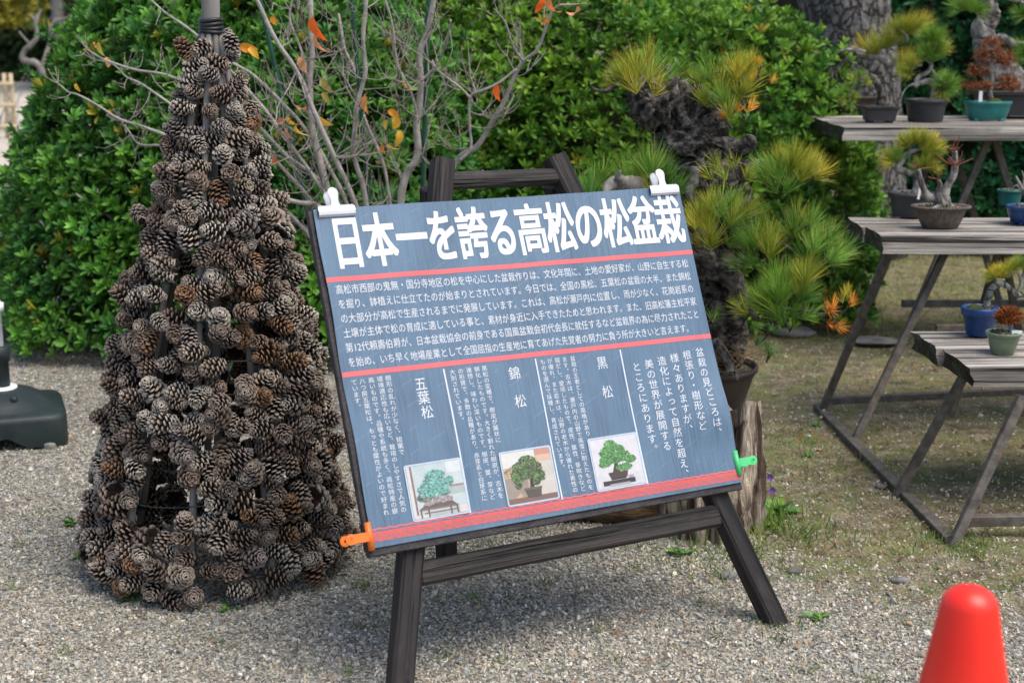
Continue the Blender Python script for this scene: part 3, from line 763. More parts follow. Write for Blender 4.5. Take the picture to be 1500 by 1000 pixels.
        for cx, cy, rx, ry in ((.42, .17, .13, .12), (.33, .3, .17, .12), (.52, .28, .18, .12), (.27, .45, .13, .11), (.62, .40, .2, .10), (.45, .42, .2, .1), (.78, .48, .11, .07), (.62, .62, .17, .06), (.2, .52, .08, .05)):
            blob(cx, cy, rx, ry, 55, [(.12, .42, .10), (.18, .50, .13), (.06, .24, .05), (.09, .30, .08)], .03, int(cx * 71 + cy * 333))
        im([(.26, .70), (.68, .70), (.65, .82), (.30, .82)], (.09, .06, .05)); rect(.3, .82, .62, .85, (.05, .04, .04)); rect(.12, .86, .80, .95, (.05, .05, .055)); rect(.25, .93, .68, .97, (.45, .43, .43)); rect(.68, .80, .78, .85, (.5, .36, .38))
    gu, gv = np.meshgrid(np.linspace(u0, u1, 9) * SW, -np.linspace(v0, v1, 9) * SW); A_ = np.c_[gu.ravel(), gv.ravel(), np.ones(81)]; w_ = defl(gu, gv).ravel()
    cf = np.linalg.lstsq(A_, w_, rcond=None)[0]; mx = (w_ - A_ @ cf).max() + .0004
    for q in range(len(mb.V)): v = np.array(mb.V[q], float); v[:, 2] += v[:, 0] * cf[0] + v[:, 1] * cf[1] + cf[2] + mx; mb.V[q] = v
    mb.build('bonsai_picture', m_print, sheet, smooth=False, local=True)
picture(.583, .606, .725, .734, 2); picture(.342, .606, .481, .733, 1); picture(.103, .603, .245, .730, 0)

# ------------------------------------------------------------------ clips
def clip(name, label, m_, cu, cv, ang, jaw_w, jaw_h, lever, kind):
    M = SM.copy(); c_, s_ = math.cos(ang), math.sin(ang)
    R = np.eye(4); R[:2, :2] = [[c_, -s_], [s_, c_]]; R[:3, 3] = (cu * SW, -cv * SW, 0)
    M = M @ R                                         # local y points away from the board, x along its edge
    t = thing(name, label, 'clip', None, 'clips holding the printed sheet', M=M)
    hw = jaw_w / 2
    if kind == 'bulldog':
        for sgn, w0 in ((1, .0085), (-1, -.021)):
            mb = MB(); n = 7
            prof = [(-jaw_h, .0), (-jaw_h + .004, .0045), (-jaw_h + .011, .0055), (-.0005, .0045), (.004, .001)]
            prof = np.array(prof); k = len(prof)
            for xa, xb in ((-hw, hw),):
                Vo = []
                for x in (xa, xb):
                    for y_, z_ in prof: Vo.append((x * (1 if y_ < 0 else .93), y_, w0 + sgn * z_))
                for x in (xa, xb):
                    for y_, z_ in prof: Vo.append((x * (1 if y_ < 0 else .93), y_, w0 + sgn * (z_ - .0022)))
                a = np.arange(k - 1)
                mb.add(Vo, [np.stack([a, a + 1, a + k + 1, a + k], -1), np.stack([a + 2 * k, a + 3 * k, a + 3 * k + 1, a + 2 * k + 1], -1), np.stack([a, a + 2 * k, a + 2 * k + 1, a + 1], -1), np.stack([a + k, a + k + 1, a + 3 * k + 1, a + 3 * k], -1),
                            np.array([[0, k, 3 * k, 2 * k], [k - 1, 3 * k - 1, 4 * k - 1, 2 * k - 1]])])
            mb.build('jaw', m_, t, smooth=False, local=True)
            # spoon-shaped lever
            o = []
            for y_, x in ((0, .018), (.003, .0115), (.008, .0084), (.016, .0080), (.024, .0098), (.031, .0112), (.037, .0105), (.041, .0078), (.043, .0035)): o.append((x, y_))
            o = np.array(o); rows = []
            for x, y_ in o:
                for q in np.linspace(-1, 1, 7): rows.append((q * x, y_ - .001, w0 + sgn * (.0025 - y_ * .10 + .0022 * (1 - q * q))))
            rows = np.array(rows); mb = MB(); n = len(o)
            i = np.arange(n - 1)[:, None] * 7; j = np.arange(6)[None]
            f = np.stack([i + j, i + j + 1, i + 8 + j, i + 7 + j], -1).reshape(-1, 4)
            back = rows.copy(); back[:, 2] -= sgn * .0022
            mb.add(rows, f); mb.add(back, f[:, ::-1])
            e = np.concatenate([np.arange(n) * 7, (n - 1) * 7 + np.arange(1, 7), (np.arange(n)[::-1] * 7 + 6)[1:]]); a = np.arange(len(e) - 1); m2 = len(rows)
            mb.add(np.vstack([rows[e], back[e]]), np.stack([a, a + 1, a + 1 + len(e), a + len(e)], -1))
            mb.build('lever', m_, t, smooth=True, local=True)
        mb = MB(); mb.tube([(-.012, .001, -.007), (.012, .001, -.007)], .0045, 10); mb.build('spring', m_steel, t, local=True)
    else:
        for sgn, w0 in ((1, .006), (-1, -.018)):
            mb = MB(); a = np.linspace(0, np.pi, 9); L_ = jaw_w
            V_ = []; 
            for x in (-hw, hw):
                for r in (.0065, .0048):
                    for th in a: V_.append((x, -.0055 + r * np.cos(th), w0 + sgn * r * np.sin(th)))
            k = 9; q = np.arange(k - 1)
            mb.add(V_, [np.stack([q, q + 1, q + 2 * k + 1, q + 2 * k], -1), np.stack([q + k, q + 3 * k, q + 3 * k + 1, q + k + 1], -1), np.stack([q, q + k, q + k + 1, q + 1], -1), np.stack([q + 2 * k, q + 2 * k + 1, q + 3 * k + 1, q + 3 * k], -1)])
            mb.build('jaw', m_, t, local=True)
            # flat lever with round end and a hole
            mb = MB(); n = 28; a = np.linspace(-np.pi / 2 + .35, 1.5 * np.pi - .35, n)
            out = [(.0108 * np.sin(x) , lever - .0108 - .0108 * np.cos(x)) for x in np.linspace(.45, 2 * np.pi - .45, n)]
            out = np.array([(-.0108 * np.sin(x), lever - .0108 - .0108 * np.cos(x)) for x in np.linspace(1.0, 2 * np.pi - 1.0, n)])
            inn = np.array([(-.0026 * np.sin(x), lever - .0108 - .0026 * np.cos(x)) for x in np.linspace(.0, 2 * np.pi, n)])
            zt = lambda y_: w0 + sgn * (.0045 - .0 * y_)
            for zo, fl in ((.0015, 1), (-.0015, -1)):
                Vv_ = np.vstack([np.c_[out, [zt(p[1]) + zo for p in out]], np.c_[inn, [zt(p[1]) + zo for p in inn]]])
                q = np.arange(n - 1); f = np.stack([q, q + 1, q + n + 1, q + n], -1)
                mb.add(Vv_, f if fl > 0 else f[:, ::-1])
            Vv_ = np.vstack([np.c_[out, [zt(p[1]) + .0015 for p in out]], np.c_[out, [zt(p[1]) - .0015 for p in out]]]); q = np.arange(n - 1)
            mb.add(Vv_, np.stack([q, q + n, q + n + 1, q + 1], -1))
            x0 = out[0][0]; y0 = out[0][1]
            mb.box((-abs(x0) * 1.0, -.002, zt(0) - .0015), (abs(x0) * 1.0, lever - .0125, zt(0) + .0014))
            ring = [(.0052 * np.sin(x), lever - .0108 - .0052 * np.cos(x), zt(0) + sgn * .0016) for x in np.linspace(0, 2 * np.pi, 20)]
            mb.tube(ring, .0009, 6, cap=False)
            mb.build('lever', m_, t, smooth=False, local=True)
        mb = MB(); mb.tube([(-.010, .002, -.006), (.010, .002, -.006)], .004, 10); mb.build('spring', m_steel, t, local=True)
    return t
clip('bulldog_clip', 'white metal bulldog clip gripping the top left corner of the blue sheet', m_clipw, .053, -.001, 0, .080, .020, .04, 'bulldog')
clip('bulldog_clip', 'silver metal bulldog clip gripping the sheet above its last title character', m_clipw, .950, -.001, 0, .078, .020, .04, 'bulldog')
clip('plastic_clip', 'orange plastic clip pinching the lower left corner of the sign', m_orange, -.012, .744, math.pi / 2, .056, .012, .046, 'plastic')
clip('plastic_clip', 'green plastic clip pinching the lower right edge of the sign', m_green, 1.001, .722, -math.pi / 2, .056, .012, .046, 'plastic')

# ------------------------------------------------------------------ the easel
fl0, fl1 = sp3(648, 236, -.042), sp3(582, 1050, -.042)
fr0, fr1 = sp3(811, 230, -.042), sp3(1142, 925, -.042)
def to_ground(a, b_, z=-.01): t = (z - a[2]) / (b_[2] - a[2]); return a + (b_ - a) * t
fl1 = to_ground(fl0, fl1); fr1 = to_ground(fr0, fr1)
ez = thing('easel', 'dark stained timber easel standing on the gravel and holding the blue sign', 'easel', (fl1 + fr1) / 2 * np.array([1, 1, 0]))
LW, LT = .047, .046
beam('front_leg', fl1, fl0, LT, LW, m_easel, ez, up=en, rough=.0022, seed=1)
beam('front_leg', fr1, fr0, LT, LW, m_easel, ez, up=en, rough=.0022, seed=2)
def onleg(a, b_, px, py):                              # point of a leg's axis nearest the sight line
    d = ray(px, py); d = d / np.linalg.norm(d); e = nrm(b_ - a); w = a - C0
    return a + e * ((-(w @ e) + (w @ d) * (d @ e)) / (1 - (d @ e) ** 2))
tl_, tr_ = onleg(fl0, fl1, 646, 266), onleg(fr0, fr1, 825, 258)
dx = nrm(tr_ - tl_)
beam('rail', tl_ + dx * LW * .45, tr_ - dx * LW * .45, .036, .034, m_easel, ez, up=en, rough=.0018, seed=3)
bl_, br_ = onleg(fl0, fl1, 595, 842), onleg(fr0, fr1, 1062, 752)
dx = nrm(br_ - bl_)
beam('rail', bl_ + dx * LW * .45, br_ - dx * LW * .5, .036, .050, m_easel, ez, up=en, rough=.0018, seed=4)
bk = -en * .05
beam('rear_leg', on(655, 822), fl0 + (fl1 - fl0) * .04 + bk, .04, .045, m_easel, ez, up=en, rough=.002, seed=5)
beam('rear_leg', on(1028, 752), fr0 + (fr1 - fr0) * .04 + bk, .04, .045, m_easel, ez, up=en, rough=.002, seed=6)

# ------------------------------------------------------------------ pine cones and their tower
def make_cone(kind, tint, seed):
    g_ = np.random.default_rng(seed); mb = MB()
    Ns = 66 if kind != 2 else 58; Lc = 1.0
    for k in range(Ns):
        t = (k + .5) / Ns
        z = -.42 + .84 * t ** .9
        core = .16 * (1 - t) ** .6 + .03
        if kind == 0: R_ = .50 * math.sin(math.pi * min(1, .16 + .84 * (1 - t) ** .75)) ** .8 * (1 if t < .85 else 1 - (t - .85) * 3); el = -.25 + 1.15 * t
        elif kind == 1: R_ = .46 * (math.sin(math.pi * (.12 + .80 * (1 - t))) ** .7); el = .05 + 1.0 * t
        else: R_ = .54 * (1 - .62 * t ** 1.6); el = -.35 + 1.25 * t
        el = el + (1.45 - el) * t ** 2.2
        R_ = max(R_, .12) * (.93 + .14 * g_.random())
        th = k * 2.39996 + g_.normal() * .05
        er = np.array([math.cos(th), math.sin(th), 0]); et = np.array([-math.sin(th), math.cos(th), 0]); ez_ = np.array([0, 0, 1.])
        d = er * math.cos(el) + ez_ * math.sin(el); nn_ = np.cross(d, et) * -1
        nn_ = -er * math.sin(el) + ez_ * math.cos(el)
        b0 = er * core * .5 + ez_ * z; ln = max(.12, (R_ - core * .5))
        w = .155 * (1 - .35 * t) * (1.1 if kind == 2 else 1); th_ = .052 * (1 - .3 * t)
        p = lambda a, s_, u_: b0 + d * (ln * a) + et * (w * s_) + nn_ * (u_)
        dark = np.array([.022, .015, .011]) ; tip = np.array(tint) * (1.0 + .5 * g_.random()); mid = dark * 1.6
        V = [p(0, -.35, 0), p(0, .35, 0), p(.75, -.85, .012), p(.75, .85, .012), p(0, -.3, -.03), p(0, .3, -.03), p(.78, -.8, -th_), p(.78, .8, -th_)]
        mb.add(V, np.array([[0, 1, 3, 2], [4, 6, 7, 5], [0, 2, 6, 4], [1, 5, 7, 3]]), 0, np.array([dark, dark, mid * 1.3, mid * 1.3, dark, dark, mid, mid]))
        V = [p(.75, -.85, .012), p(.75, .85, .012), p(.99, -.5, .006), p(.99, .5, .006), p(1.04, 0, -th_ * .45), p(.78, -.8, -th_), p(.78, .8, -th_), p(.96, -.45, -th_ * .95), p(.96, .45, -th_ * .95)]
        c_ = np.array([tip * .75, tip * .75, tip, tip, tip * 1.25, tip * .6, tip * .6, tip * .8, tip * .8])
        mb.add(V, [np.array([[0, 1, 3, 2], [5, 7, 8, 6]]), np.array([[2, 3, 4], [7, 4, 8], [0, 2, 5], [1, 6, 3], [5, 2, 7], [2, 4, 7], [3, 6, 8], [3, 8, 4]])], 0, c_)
    mb.tube([(0, 0, -.44), (0, 0, -.2), (0, 0, .2), (0, 0, .44)], [.07, .15, .12, .03], 8, 0, (.03, .022, .016))
    return mb
TINTS = [(.27, .22, .18), (.32, .29, .25), (.20, .15, .12), (.36, .32, .27), (.22, .13, .075), (.24, .21, .19), (.16, .13, .11), (.30, .25, .20)]
CONES = []
for kd in range(3):
    for q, tn in enumerate(TINTS): CONES.append(make_cone(kd, tn, kd * 31 + q))
TB = on(322, 826); TB[2] = 0
tower = thing('pine_cone_tower', 'tall cone shaped tent of poles covered with wired on pine cones beside the blue sign', 'ornament', TB)
TH = 1.335
LN = .025
def tower_r(z): return float(np.interp(z, [0, .22, .565, .88, 1.06, 1.21, 1.32], [.290, .258, .198, .121, .076, .036, .028]))      # radius of the poles at height z
NP = 9
tips = []
for k in range(NP):
    a = -1.62 + k * 2 * math.pi / NP
    q0 = TB + np.array([math.cos(a) * .292, math.sin(a) * .292, -.01]); q1 = TB + np.array([LN * 1.3 + math.cos(a) * .018, math.sin(a) * .018, 1.30])
    mb = MB(); pts = [q0 + (q1 - q0) * t for t in np.linspace(0, 1, 9)]
    mb.tube(np.array([(0, 0, t) for t in np.linspace(0, np.linalg.norm(q1 - q0), 9)]), [.0095 - .0025 * t + (.0012 if i_ % 2 else 0) for i_, t in enumerate(np.linspace(0, 1, 9))], 8)
    place('pole', mb.mesh('pole', m_bamboo), frame(q0, q1, (math.cos(a), math.sin(a), 0)), tower)
mb = MB(); mb.tube([(0, 0, 0), (0, 0, .8), (0, 0, 1.2), (0, 0, 1.26), (0, 0, 1.75)], [.009, .010, .012, .021, .020], 14)
place('centre_pole', mb.mesh('centre_pole', m_bamboo), frame(TB, TB + np.array([LN * 1.75, 0, 1.75]), (1, 0, 0)), tower)
mb = MB()
for k in range(4):
    zz = 1.298 + k * .0085
    mb.tube([TB + np.array([math.cos(a) * .0245 + LN * 1.31, math.sin(a) * .0245, zz + .002 * math.sin(a * 2 + k)]) for a in np.linspace(0, 6.283, 22)], .0052, 6, cap=False)
mb.build('tape_band', m_tape, tower)
for z in np.linspace(.07, 1.22, 15):
    r = tower_r(z) + .004; mb = MB(); ph_ = rng.random() * 6
    mb.tube([TB + np.array([LN * z + math.cos(a) * r * (1 + .03 * math.sin(a * 3 + ph_)), math.sin(a) * r * (1 + .03 * math.sin(a * 3 + ph_)), z + .006 * math.sin(a * 4 + ph_)]) for a in np.linspace(0, 6.283, 46)], .0016, 5, cap=False)
    mb.build('wire_hoop', m_wire, tower)
tie = MB()
for k in range(NP):
    a = -1.62 + k * 2 * math.pi / NP
    for z in (.105, .48, .83):
        r = .292 + (.018 - .292) * z / 1.30; c_ = TB + np.array([LN * z + math.cos(a) * r, math.sin(a) * r, z])
        for h in (-.006, 0, .006): tie.tube([c_ + np.array([math.cos(b_) * .0115, math.sin(b_) * .0115, h]) for b_ in np.linspace(0, 6.283, 12)], .0028, 5, cap=False)
tie.build('twine_ties', m_wire, tower)
spots = []
z = .045
rows = []
while z < 1.29:
    rows.append(z); z += .039 if z < .9 else .037
tocam = C0 - TB; tocam[2] = 0; tocam = nrm(tocam)
for ri, z in enumerate(rows):
    r = tower_r(z) + .010; nC = max(5, int(2 * math.pi * r / .0475)); off = rng.random() * 6.28
    for k in range(nC):
        a = off + (k + rng.normal() * .16) * 2 * math.pi / nC
        gap = vn(np.array([[math.cos(a) * 2.2, math.sin(a) * 2.2, z * 9]]), 1, 5)[0]
        if rng.random() < (.04 if z > .62 else .05) or (gap > .70 and z < .7): continue
        o_ = np.array([math.cos(a), math.sin(a), 0.])
        s_ = .049 + .013 * rng.random() - (.005 if z > 1.0 else 0) + (.004 if z < .3 else 0)
        p = TB + o_ * (r + rng.normal() * .010 + .006) + np.array([LN * z, 0, z + rng.normal() * .010])
        p[2] = max(p[2], .026)
        tg = np.array([-o_[1], o_[0], 0]); u = rng.random()
        if u < .42: d = o_ + tg * rng.normal() * .45 + np.array([0, 0, rng.normal() * .4 + .15])
        elif u < .80: d = tg * rng.choice([-1, 1]) + o_ * abs(rng.normal()) * .5 + np.array([0, 0, rng.normal() * .35 + .1])
        else: d = np.array([0, 0, rng.choice([-1, 1])]) + o_ * (.4 + rng.random() * .5) + tg * rng.normal() * .4
        spots.append((p, nrm(d), s_, int(rng.choice(8, p=[.19, .13, .17, .09, .06, .14, .13, .09])), int(rng.integers(0, 3)), o_ @ tocam))
CM = [c_.mesh('pine_cone', m_cone, smooth=False) for c_ in CONES]
order = sorted(range(len(spots)), key=lambda q: -(spots[q][5] * 1.0 + .9 * (spots[q][2] / .06) - .25 * spots[q][0][2]))
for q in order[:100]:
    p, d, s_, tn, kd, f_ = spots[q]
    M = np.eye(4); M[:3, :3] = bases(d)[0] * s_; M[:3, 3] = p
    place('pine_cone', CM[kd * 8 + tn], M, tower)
rest = MB()
for ci, cm in enumerate(CONES):
    idx = [q for q in order[100:] if spots[q][4] * 8 + spots[q][3] == ci]
    if not idx: continue
    V = np.vstack(cm.V); C = np.vstack(cm.C)
    F4 = np.vstack([f for f in cm.F if f.shape[1] == 4]); F3 = np.vstack([f for f in cm.F if f.shape[1] == 3])
    R = np.concatenate([bases(spots[q][1]) for q in idx]); P_ = np.array([spots[q][0] for q in idx]); S_ = np.array([spots[q][2] for q in idx])
    rest.scatter(V, [F4, F3], R, P_, S_, 0, C)
o = rest.build('pine_cone_cluster', m_cone, tower, smooth=False); o['kind'] = 'stuff'
print('cones', len(spots))

# ------------------------------------------------------------------ clipped evergreen shrubs
def whorl(nl, seed, L_=1.0, wd=.30, open_=.9):
    g_ = np.random.default_rng(seed); V = []; F = []; C = []
    for k in range(nl):
        a = k * 2.39996 + g_.normal() * .2; inner = k / nl
        el = (1.0 - inner * .75) * open_ + g_.normal() * .12                  # angle from the shoot axis
        d = np.array([math.cos(a) * math.sin(el), math.sin(a) * math.sin(el), math.cos(el)])
        tg = np.array([-math.sin(a), math.cos(a), 0]); up = np.cross(d, tg); up = -up if up[2] < 0 else up
        ll = L_ * (1 - .35 * inner) * (.85 + .3 * g_.random()); w = ll * wd; b0 = np.array([0, 0, -.25 * (1 - inner)])
        cur = lambda t: b0 + d * ll * t - np.array([0, 0, 1]) * .14 * t * t * ll
        n0 = len(V)
        V += [cur(0), cur(.45) + tg * w * .5 + up * w * .14, cur(.45), cur(.45) - tg * w * .5 + up * w * .14, cur(.8) + tg * w * .36 + up * w * .1, cur(.8), cur(.8) - tg * w * .36 + up * w * .1, cur(1.)]
        F += [[n0, n0 + 1, n0 + 2], [n0, n0 + 2, n0 + 3], [n0 + 4, n0 + 7, n0 + 5], [n0 + 5, n0 + 7, n0 + 6], [n0 + 1, n0 + 4, n0 + 5], [n0 + 1, n0 + 5, n0 + 2], [n0 + 2, n0 + 5, n0 + 6], [n0 + 2, n0 + 6, n0 + 3]]
        c_ = .82 + .36 * inner + g_.normal() * .06
        C += [np.array([c_, c_, c_])] * 8
    return np.array(V), np.array(F), np.array(C)
WH = [whorl(n_, s_) for n_, s_ in ((9, 1), (7, 2), (8, 3), (10, 4))]
def shrub(name, label, cat, c, rx, ry, h, n, leaf, tint_a, tint_b, seed, yellow=.0, group=None, pw=2.4, z0=0.0):
    t = thing(name, label, cat, (c[0], c[1], z0), group)
    g_ = np.random.default_rng(seed)
    d = nrm(g_.standard_normal((n * 2, 3))); d[:, 2] = np.abs(d[:, 2])
    d[:, 2] = d[:, 2] * 1.15 - .15
    kf = g_.random(n * 2) < np.where(d[:, 1] > .35, .22, 1.0); d = d[kf][:n]
    d = nrm(d)
    s_ = (np.abs(d[:, 0]) ** pw + np.abs(d[:, 1]) ** pw + np.abs(np.maximum(d[:, 2], 0)) ** pw) ** (-1 / pw)
    lump = 1 + .085 * vn(d, 3.2, seed) + .055 * vn(d, 7.5, seed + 3)
    u = g_.random(len(d)); dep = np.where(u < .62, g_.random(len(d)) * .07, .05 + g_.random(len(d)) * .26)
    shoot = (g_.random(len(d)) < .05) * g_.random(len(d)) * .07
    r = s_ * lump * (1 - dep + shoot)
    P_ = d * r[:, None] * np.array([rx, ry, h]) + np.array([c[0], c[1], .0]); P_[:, 2] += .06 + z0
    ok = (P_[:, 2] > z0 + .05); P_, d, dep = P_[ok], d[ok], dep[ok]; k = len(P_)
    nd_ = nrm(d / np.array([rx, ry, h]))
    nd_ = nrm(nd_ * .75 + np.array([0, 0, .55]) + g_.standard_normal((k, 3)) * .33)
    lg = leaf * (.75 + .55 * g_.random(k))
    mixv = np.clip(.5 + .6 * vn(P_, 2.6, seed + 11) + .35 * g_.standard_normal(k), 0, 1)[:, None]
    tint = np.array(tint_a) * (1 - mixv) + np.array(tint_b) * mixv
    yl = (g_.random(k) < yellow)[:, None]; tint = np.where(yl, np.array([.30, .28, .03]), tint)
    tint = tint * (.8 + .45 * g_.random((k, 1)))
    mb = MB(); Rm = bases(nd_, g_.uniform(0, 6.283, k))
    for w_ in range(4):
        s2 = slice(w_, None, 4); mb.scatter(WH[w_][0], WH[w_][1], Rm[s2], P_[s2], lg[s2], 0, WH[w_][2], tint[s2])
    mb.build('foliage', m_leaf, t, smooth=False)
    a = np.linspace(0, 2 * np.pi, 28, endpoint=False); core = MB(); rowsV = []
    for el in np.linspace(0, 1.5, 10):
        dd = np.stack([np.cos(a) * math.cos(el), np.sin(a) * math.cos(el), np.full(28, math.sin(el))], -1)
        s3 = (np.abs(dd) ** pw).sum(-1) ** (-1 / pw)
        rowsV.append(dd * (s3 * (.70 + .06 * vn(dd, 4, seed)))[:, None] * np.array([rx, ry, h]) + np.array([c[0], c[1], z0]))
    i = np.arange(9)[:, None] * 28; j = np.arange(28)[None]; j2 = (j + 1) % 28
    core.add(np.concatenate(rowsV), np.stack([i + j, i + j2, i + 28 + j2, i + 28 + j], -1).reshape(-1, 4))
    core.build('shade_core', m_shadecore, t)  # solid stand-in for inner twigs, inside shade put into its dark colour
    # visible bare stems near the ground
    st_ = MB()
    for _ in range(40):
        a_ = g_.uniform(-3.1, .1); r0 = .30 + .35 * g_.random()
        p0 = np.array([c[0] + math.cos(a_) * rx * r0, c[1] + math.sin(a_) * ry * r0, -.02])
        p1 = np.array([c[0] + math.cos(a_ + g_.normal() * .2) * rx * .86, c[1] + math.sin(a_) * ry * .86, .25 + .5 * g_.random()])
        st_.tube(spline([p0, (p0 + p1) / 2 + g_.standard_normal(3) * .04, p1], 5), np.linspace(.009, .004, 11), 5)
    st_.build('stems', m_dogbark, t)
    return t
shrub('evergreen_shrub', 'large rounded dark green shrub behind the pine cone tower', 'shrub', (-1.08, 6.62), 1.18, 1.02, 1.64, 15500, .056, (.046, .165, .032), (.145, .345, .042), 41, .03, pw=2.05)
shrub('evergreen_shrub', 'large rounded yellow green shrub behind the easel and the big bonsai', 'shrub', (.08, 7.15), 1.56, 1.0, 1.48, 17500, .052, (.058, .185, .022), (.20, .36, .034), 57, .03, pw=3.05)
shrub('evergreen_shrub', 'dark green shrub at the right behind the topmost bonsai table', 'shrub', (3.15, 9.3), 1.15, .8, 2.35, 7500, .075, (.014, .09, .034), (.035, .15, .045), 63, .0)

# ------------------------------------------------------------------ bare dogwood with a few last leaves
DY = 4.75
dog = thing('dogwood_tree', 'nearly bare grey dogwood with a few orange leaves, between tower and sign', 'tree', (-.38, DY, 0))
stems = MB(); twigs = MB(); buds = MB()
BV = np.array([[0, 0, -.3], [.5, 0, .2], [0, .5, .2], [-.5, 0, .2], [0, -.5, .2], [0, 0, 1.]]); BF2 = np.array([[0, 2, 1], [0, 3, 2], [0, 4, 3], [0, 1, 4], [5, 1, 2], [5, 2, 3], [5, 3, 4], [5, 4, 1]])
bud_p, bud_d = [], []
dg = np.random.default_rng(12)
def twig(p, d, ln, r, lev):
    n = 5; pts = [p]; d = nrm(d)
    up = np.array([0, 0, 1.])
    for k in range(n):
        d = nrm(d + up * .13 + dg.standard_normal(3) * .12); pts.append(pts[-1] + d * ln / n)
    rr_ = np.linspace(r, r * .62, n + 1)
    twigs.tube(pts, rr_, 5, 0, (.88, .84, .80), cap=False)
    if lev > 0:
        for q in range(2 if lev > 1 else 2):
            i_ = dg.integers(2, n + 1); sd_ = nrm(np.cross(d, dg.standard_normal(3)))
            twig(pts[i_], nrm(d * .6 + sd_ * .9 + up * .2), ln * (.55 + .3 * dg.random()), r * .66, lev - 1)
        twig(pts[-1], nrm(d + dg.standard_normal(3) * .3), ln * .6, r * .66, lev - 1)
    else:
        bud_p.append(pts[-1]); bud_d.append(d)
def stem(px, r0, r1, y0=DY, y1=DY, tw=6, lev=2, tl=.13):
    P_ = [at(a, b_, y0 + (y1 - y0) * k / max(1, len(px) - 1)) for k, (a, b_) in enumerate(px)]
    S_ = spline(P_, 7); n = len(S_); rr_ = np.linspace(rad(r0 * .70, DY), rad(r1 * .72, DY), n)
    S_ = S_ + .004 * np.stack([vn(S_, 14, 1), vn(S_, 14, 2), vn(S_, 14, 3)], -1)
    rr_ = rr_ * (1 + .10 * vn(S_, 16, 9))
    stems.tube(S_, rr_, 9, 0, (1, .98, .95), lump=.0012, lscale=60)
    for _ in range(int(tw * 1.1)):
        i_ = dg.integers(int(n * .12), n); d = nrm(S_[min(i_ + 1, n - 1)] - S_[i_ - 1])
        sd_ = nrm(np.cross(d, dg.standard_normal(3)))
        twig(S_[i_], d * .55 + sd_, tl * (.6 + .8 * dg.random()), min(rr_[i_] * .5, .0026), lev)
    return S_
base = np.array([-.36, DY + .03, -.02])
hub = [(585, 600), (560, 440)]
stem([(585, 660), (570, 520), (545, 400), (535, 288), (520, 230), (522, 162), (535, 108), (533, 65), (538, -30)], 7, 4, DY, DY - .02, 9)
stem([(575, 650), (530, 470), (500, 350), (477, 266), (463, 216), (457, 173), (455, 126), (457, 60), (452, -30)], 9, 5, DY, DY + .12, 9)
stem([(590, 660), (590, 480), (586, 340), (592, 262), (609, 230), (612, 173), (616, 119), (614, 79), (628, 36), (640, -30)], 9, 5.5, DY, DY - .05, 9)
stem([(595, 660), (600, 480), (620, 330), (668, 238), (697, 216), (718, 184), (740, 144), (758, 104), (770, 86), (787, 72), (801, 36), (815, 11), (840, 8), (859, 7)], 7, 1.6, DY, DY - .18, 10, 1, .08)
stem([(766, 90), (754, 72), (743, 36), (725, 14)], 2.4, 1.5, DY - .15, DY - .2, 6, 1, .06)
stem([(757, 102), (735, 118), (704, 133), (689, 144), (689, 180), (689, 216), (672, 236)], 2.6, 3, DY - .12, DY - .08, 9, 2, .08)
stem([(689, 144), (667, 122), (640, 100), (634, 88)], 2.6, 1.4, DY - .12, DY - .1, 5, 1, .07)
stem([(372, -10), (401, 54), (434, 104), (455, 150), (490, 230), (530, 330), (560, 470)], 4, 6, DY - .2, DY - .05, 9, 2)
stem([(340, 92), (380, 119), (434, 173), (480, 240), (520, 330), (560, 480)], 3, 5, DY + .15, DY, 7, 2)
stem([(330, 160), (380, 187), (423, 230), (477, 273), (520, 350), (565, 500)], 3, 5, DY + .2, DY + .05, 7, 2)
stem([(405, 290), (440, 297), (465, 303), (510, 340), (560, 470)], 4.5, 6, DY - .1, DY, 2, 1)
stem([(495, 20), (505, 70), (522, 110), (530, 160), (560, 240), (575, 330), (585, 480)], 2.6, 4, DY + .25, DY, 8, 2)
stem([(560, -10), (575, 40), (580, 90), (600, 130), (612, 173)], 2.2, 3, DY - .15, DY - .04, 7, 2)
stem([(430, -10), (424, 30), (440, 70), (455, 126)], 2.2, 3, DY + .1, DY + .1, 6, 2)
stem([(660, 30), (655, 60), (640, 96), (616, 119)], 2, 2.6, DY - .2, DY - .05, 7, 2)
# low boughs reaching left behind the tower
for px, rr0 in (([(85, 122), (100, 134), (115, 139), (150, 158), (180, 176), (215, 186), (260, 205), (340, 250), (430, 320), (540, 450)], (1.3, 4.5)),
                ([(128, 72), (148, 86), (165, 93), (200, 103), (250, 113), (320, 150), (400, 230), (490, 340), (560, 480)], (1.3, 4.5)),
                ([(140, 88), (165, 95), (185, 112), (205, 122), (228, 138), (255, 158), (330, 220), (420, 310)], (1.1, 3.5)),
                ([(214, -6), (240, 18), (272, 40), (330, 95), (410, 190), (500, 320)], (1.6, 4)),
                ([(178, 178), (188, 192), (205, 212), (247, 216), (310, 240), (400, 300)], (1.1, 3))):
    stem(px, rr0[0], rr0[1], DY + .12, DY, 9, 1, .075)
    stems_tip = at(*px[0], DY + .12)
    for _ in range(4): twig(stems_tip, nrm(np.array([-.8, 0, .5]) + dg.standard_normal(3) * .5), .05, .0016, 0)
stems.build('stems', m_dogbark, dog); twigs.build('twigs', m_dogbark, dog)
k = len(bud_p); buds.scatter(BV, BF2, bases(np.array(bud_d)), np.array(bud_p), .0055 * (.7 + .6 * dg.random(k)), 0, None, np.array([.9, .62, .52]) * (.7 + .5 * dg.random((k, 1))))
buds.build('buds', m_dogbark, dog)
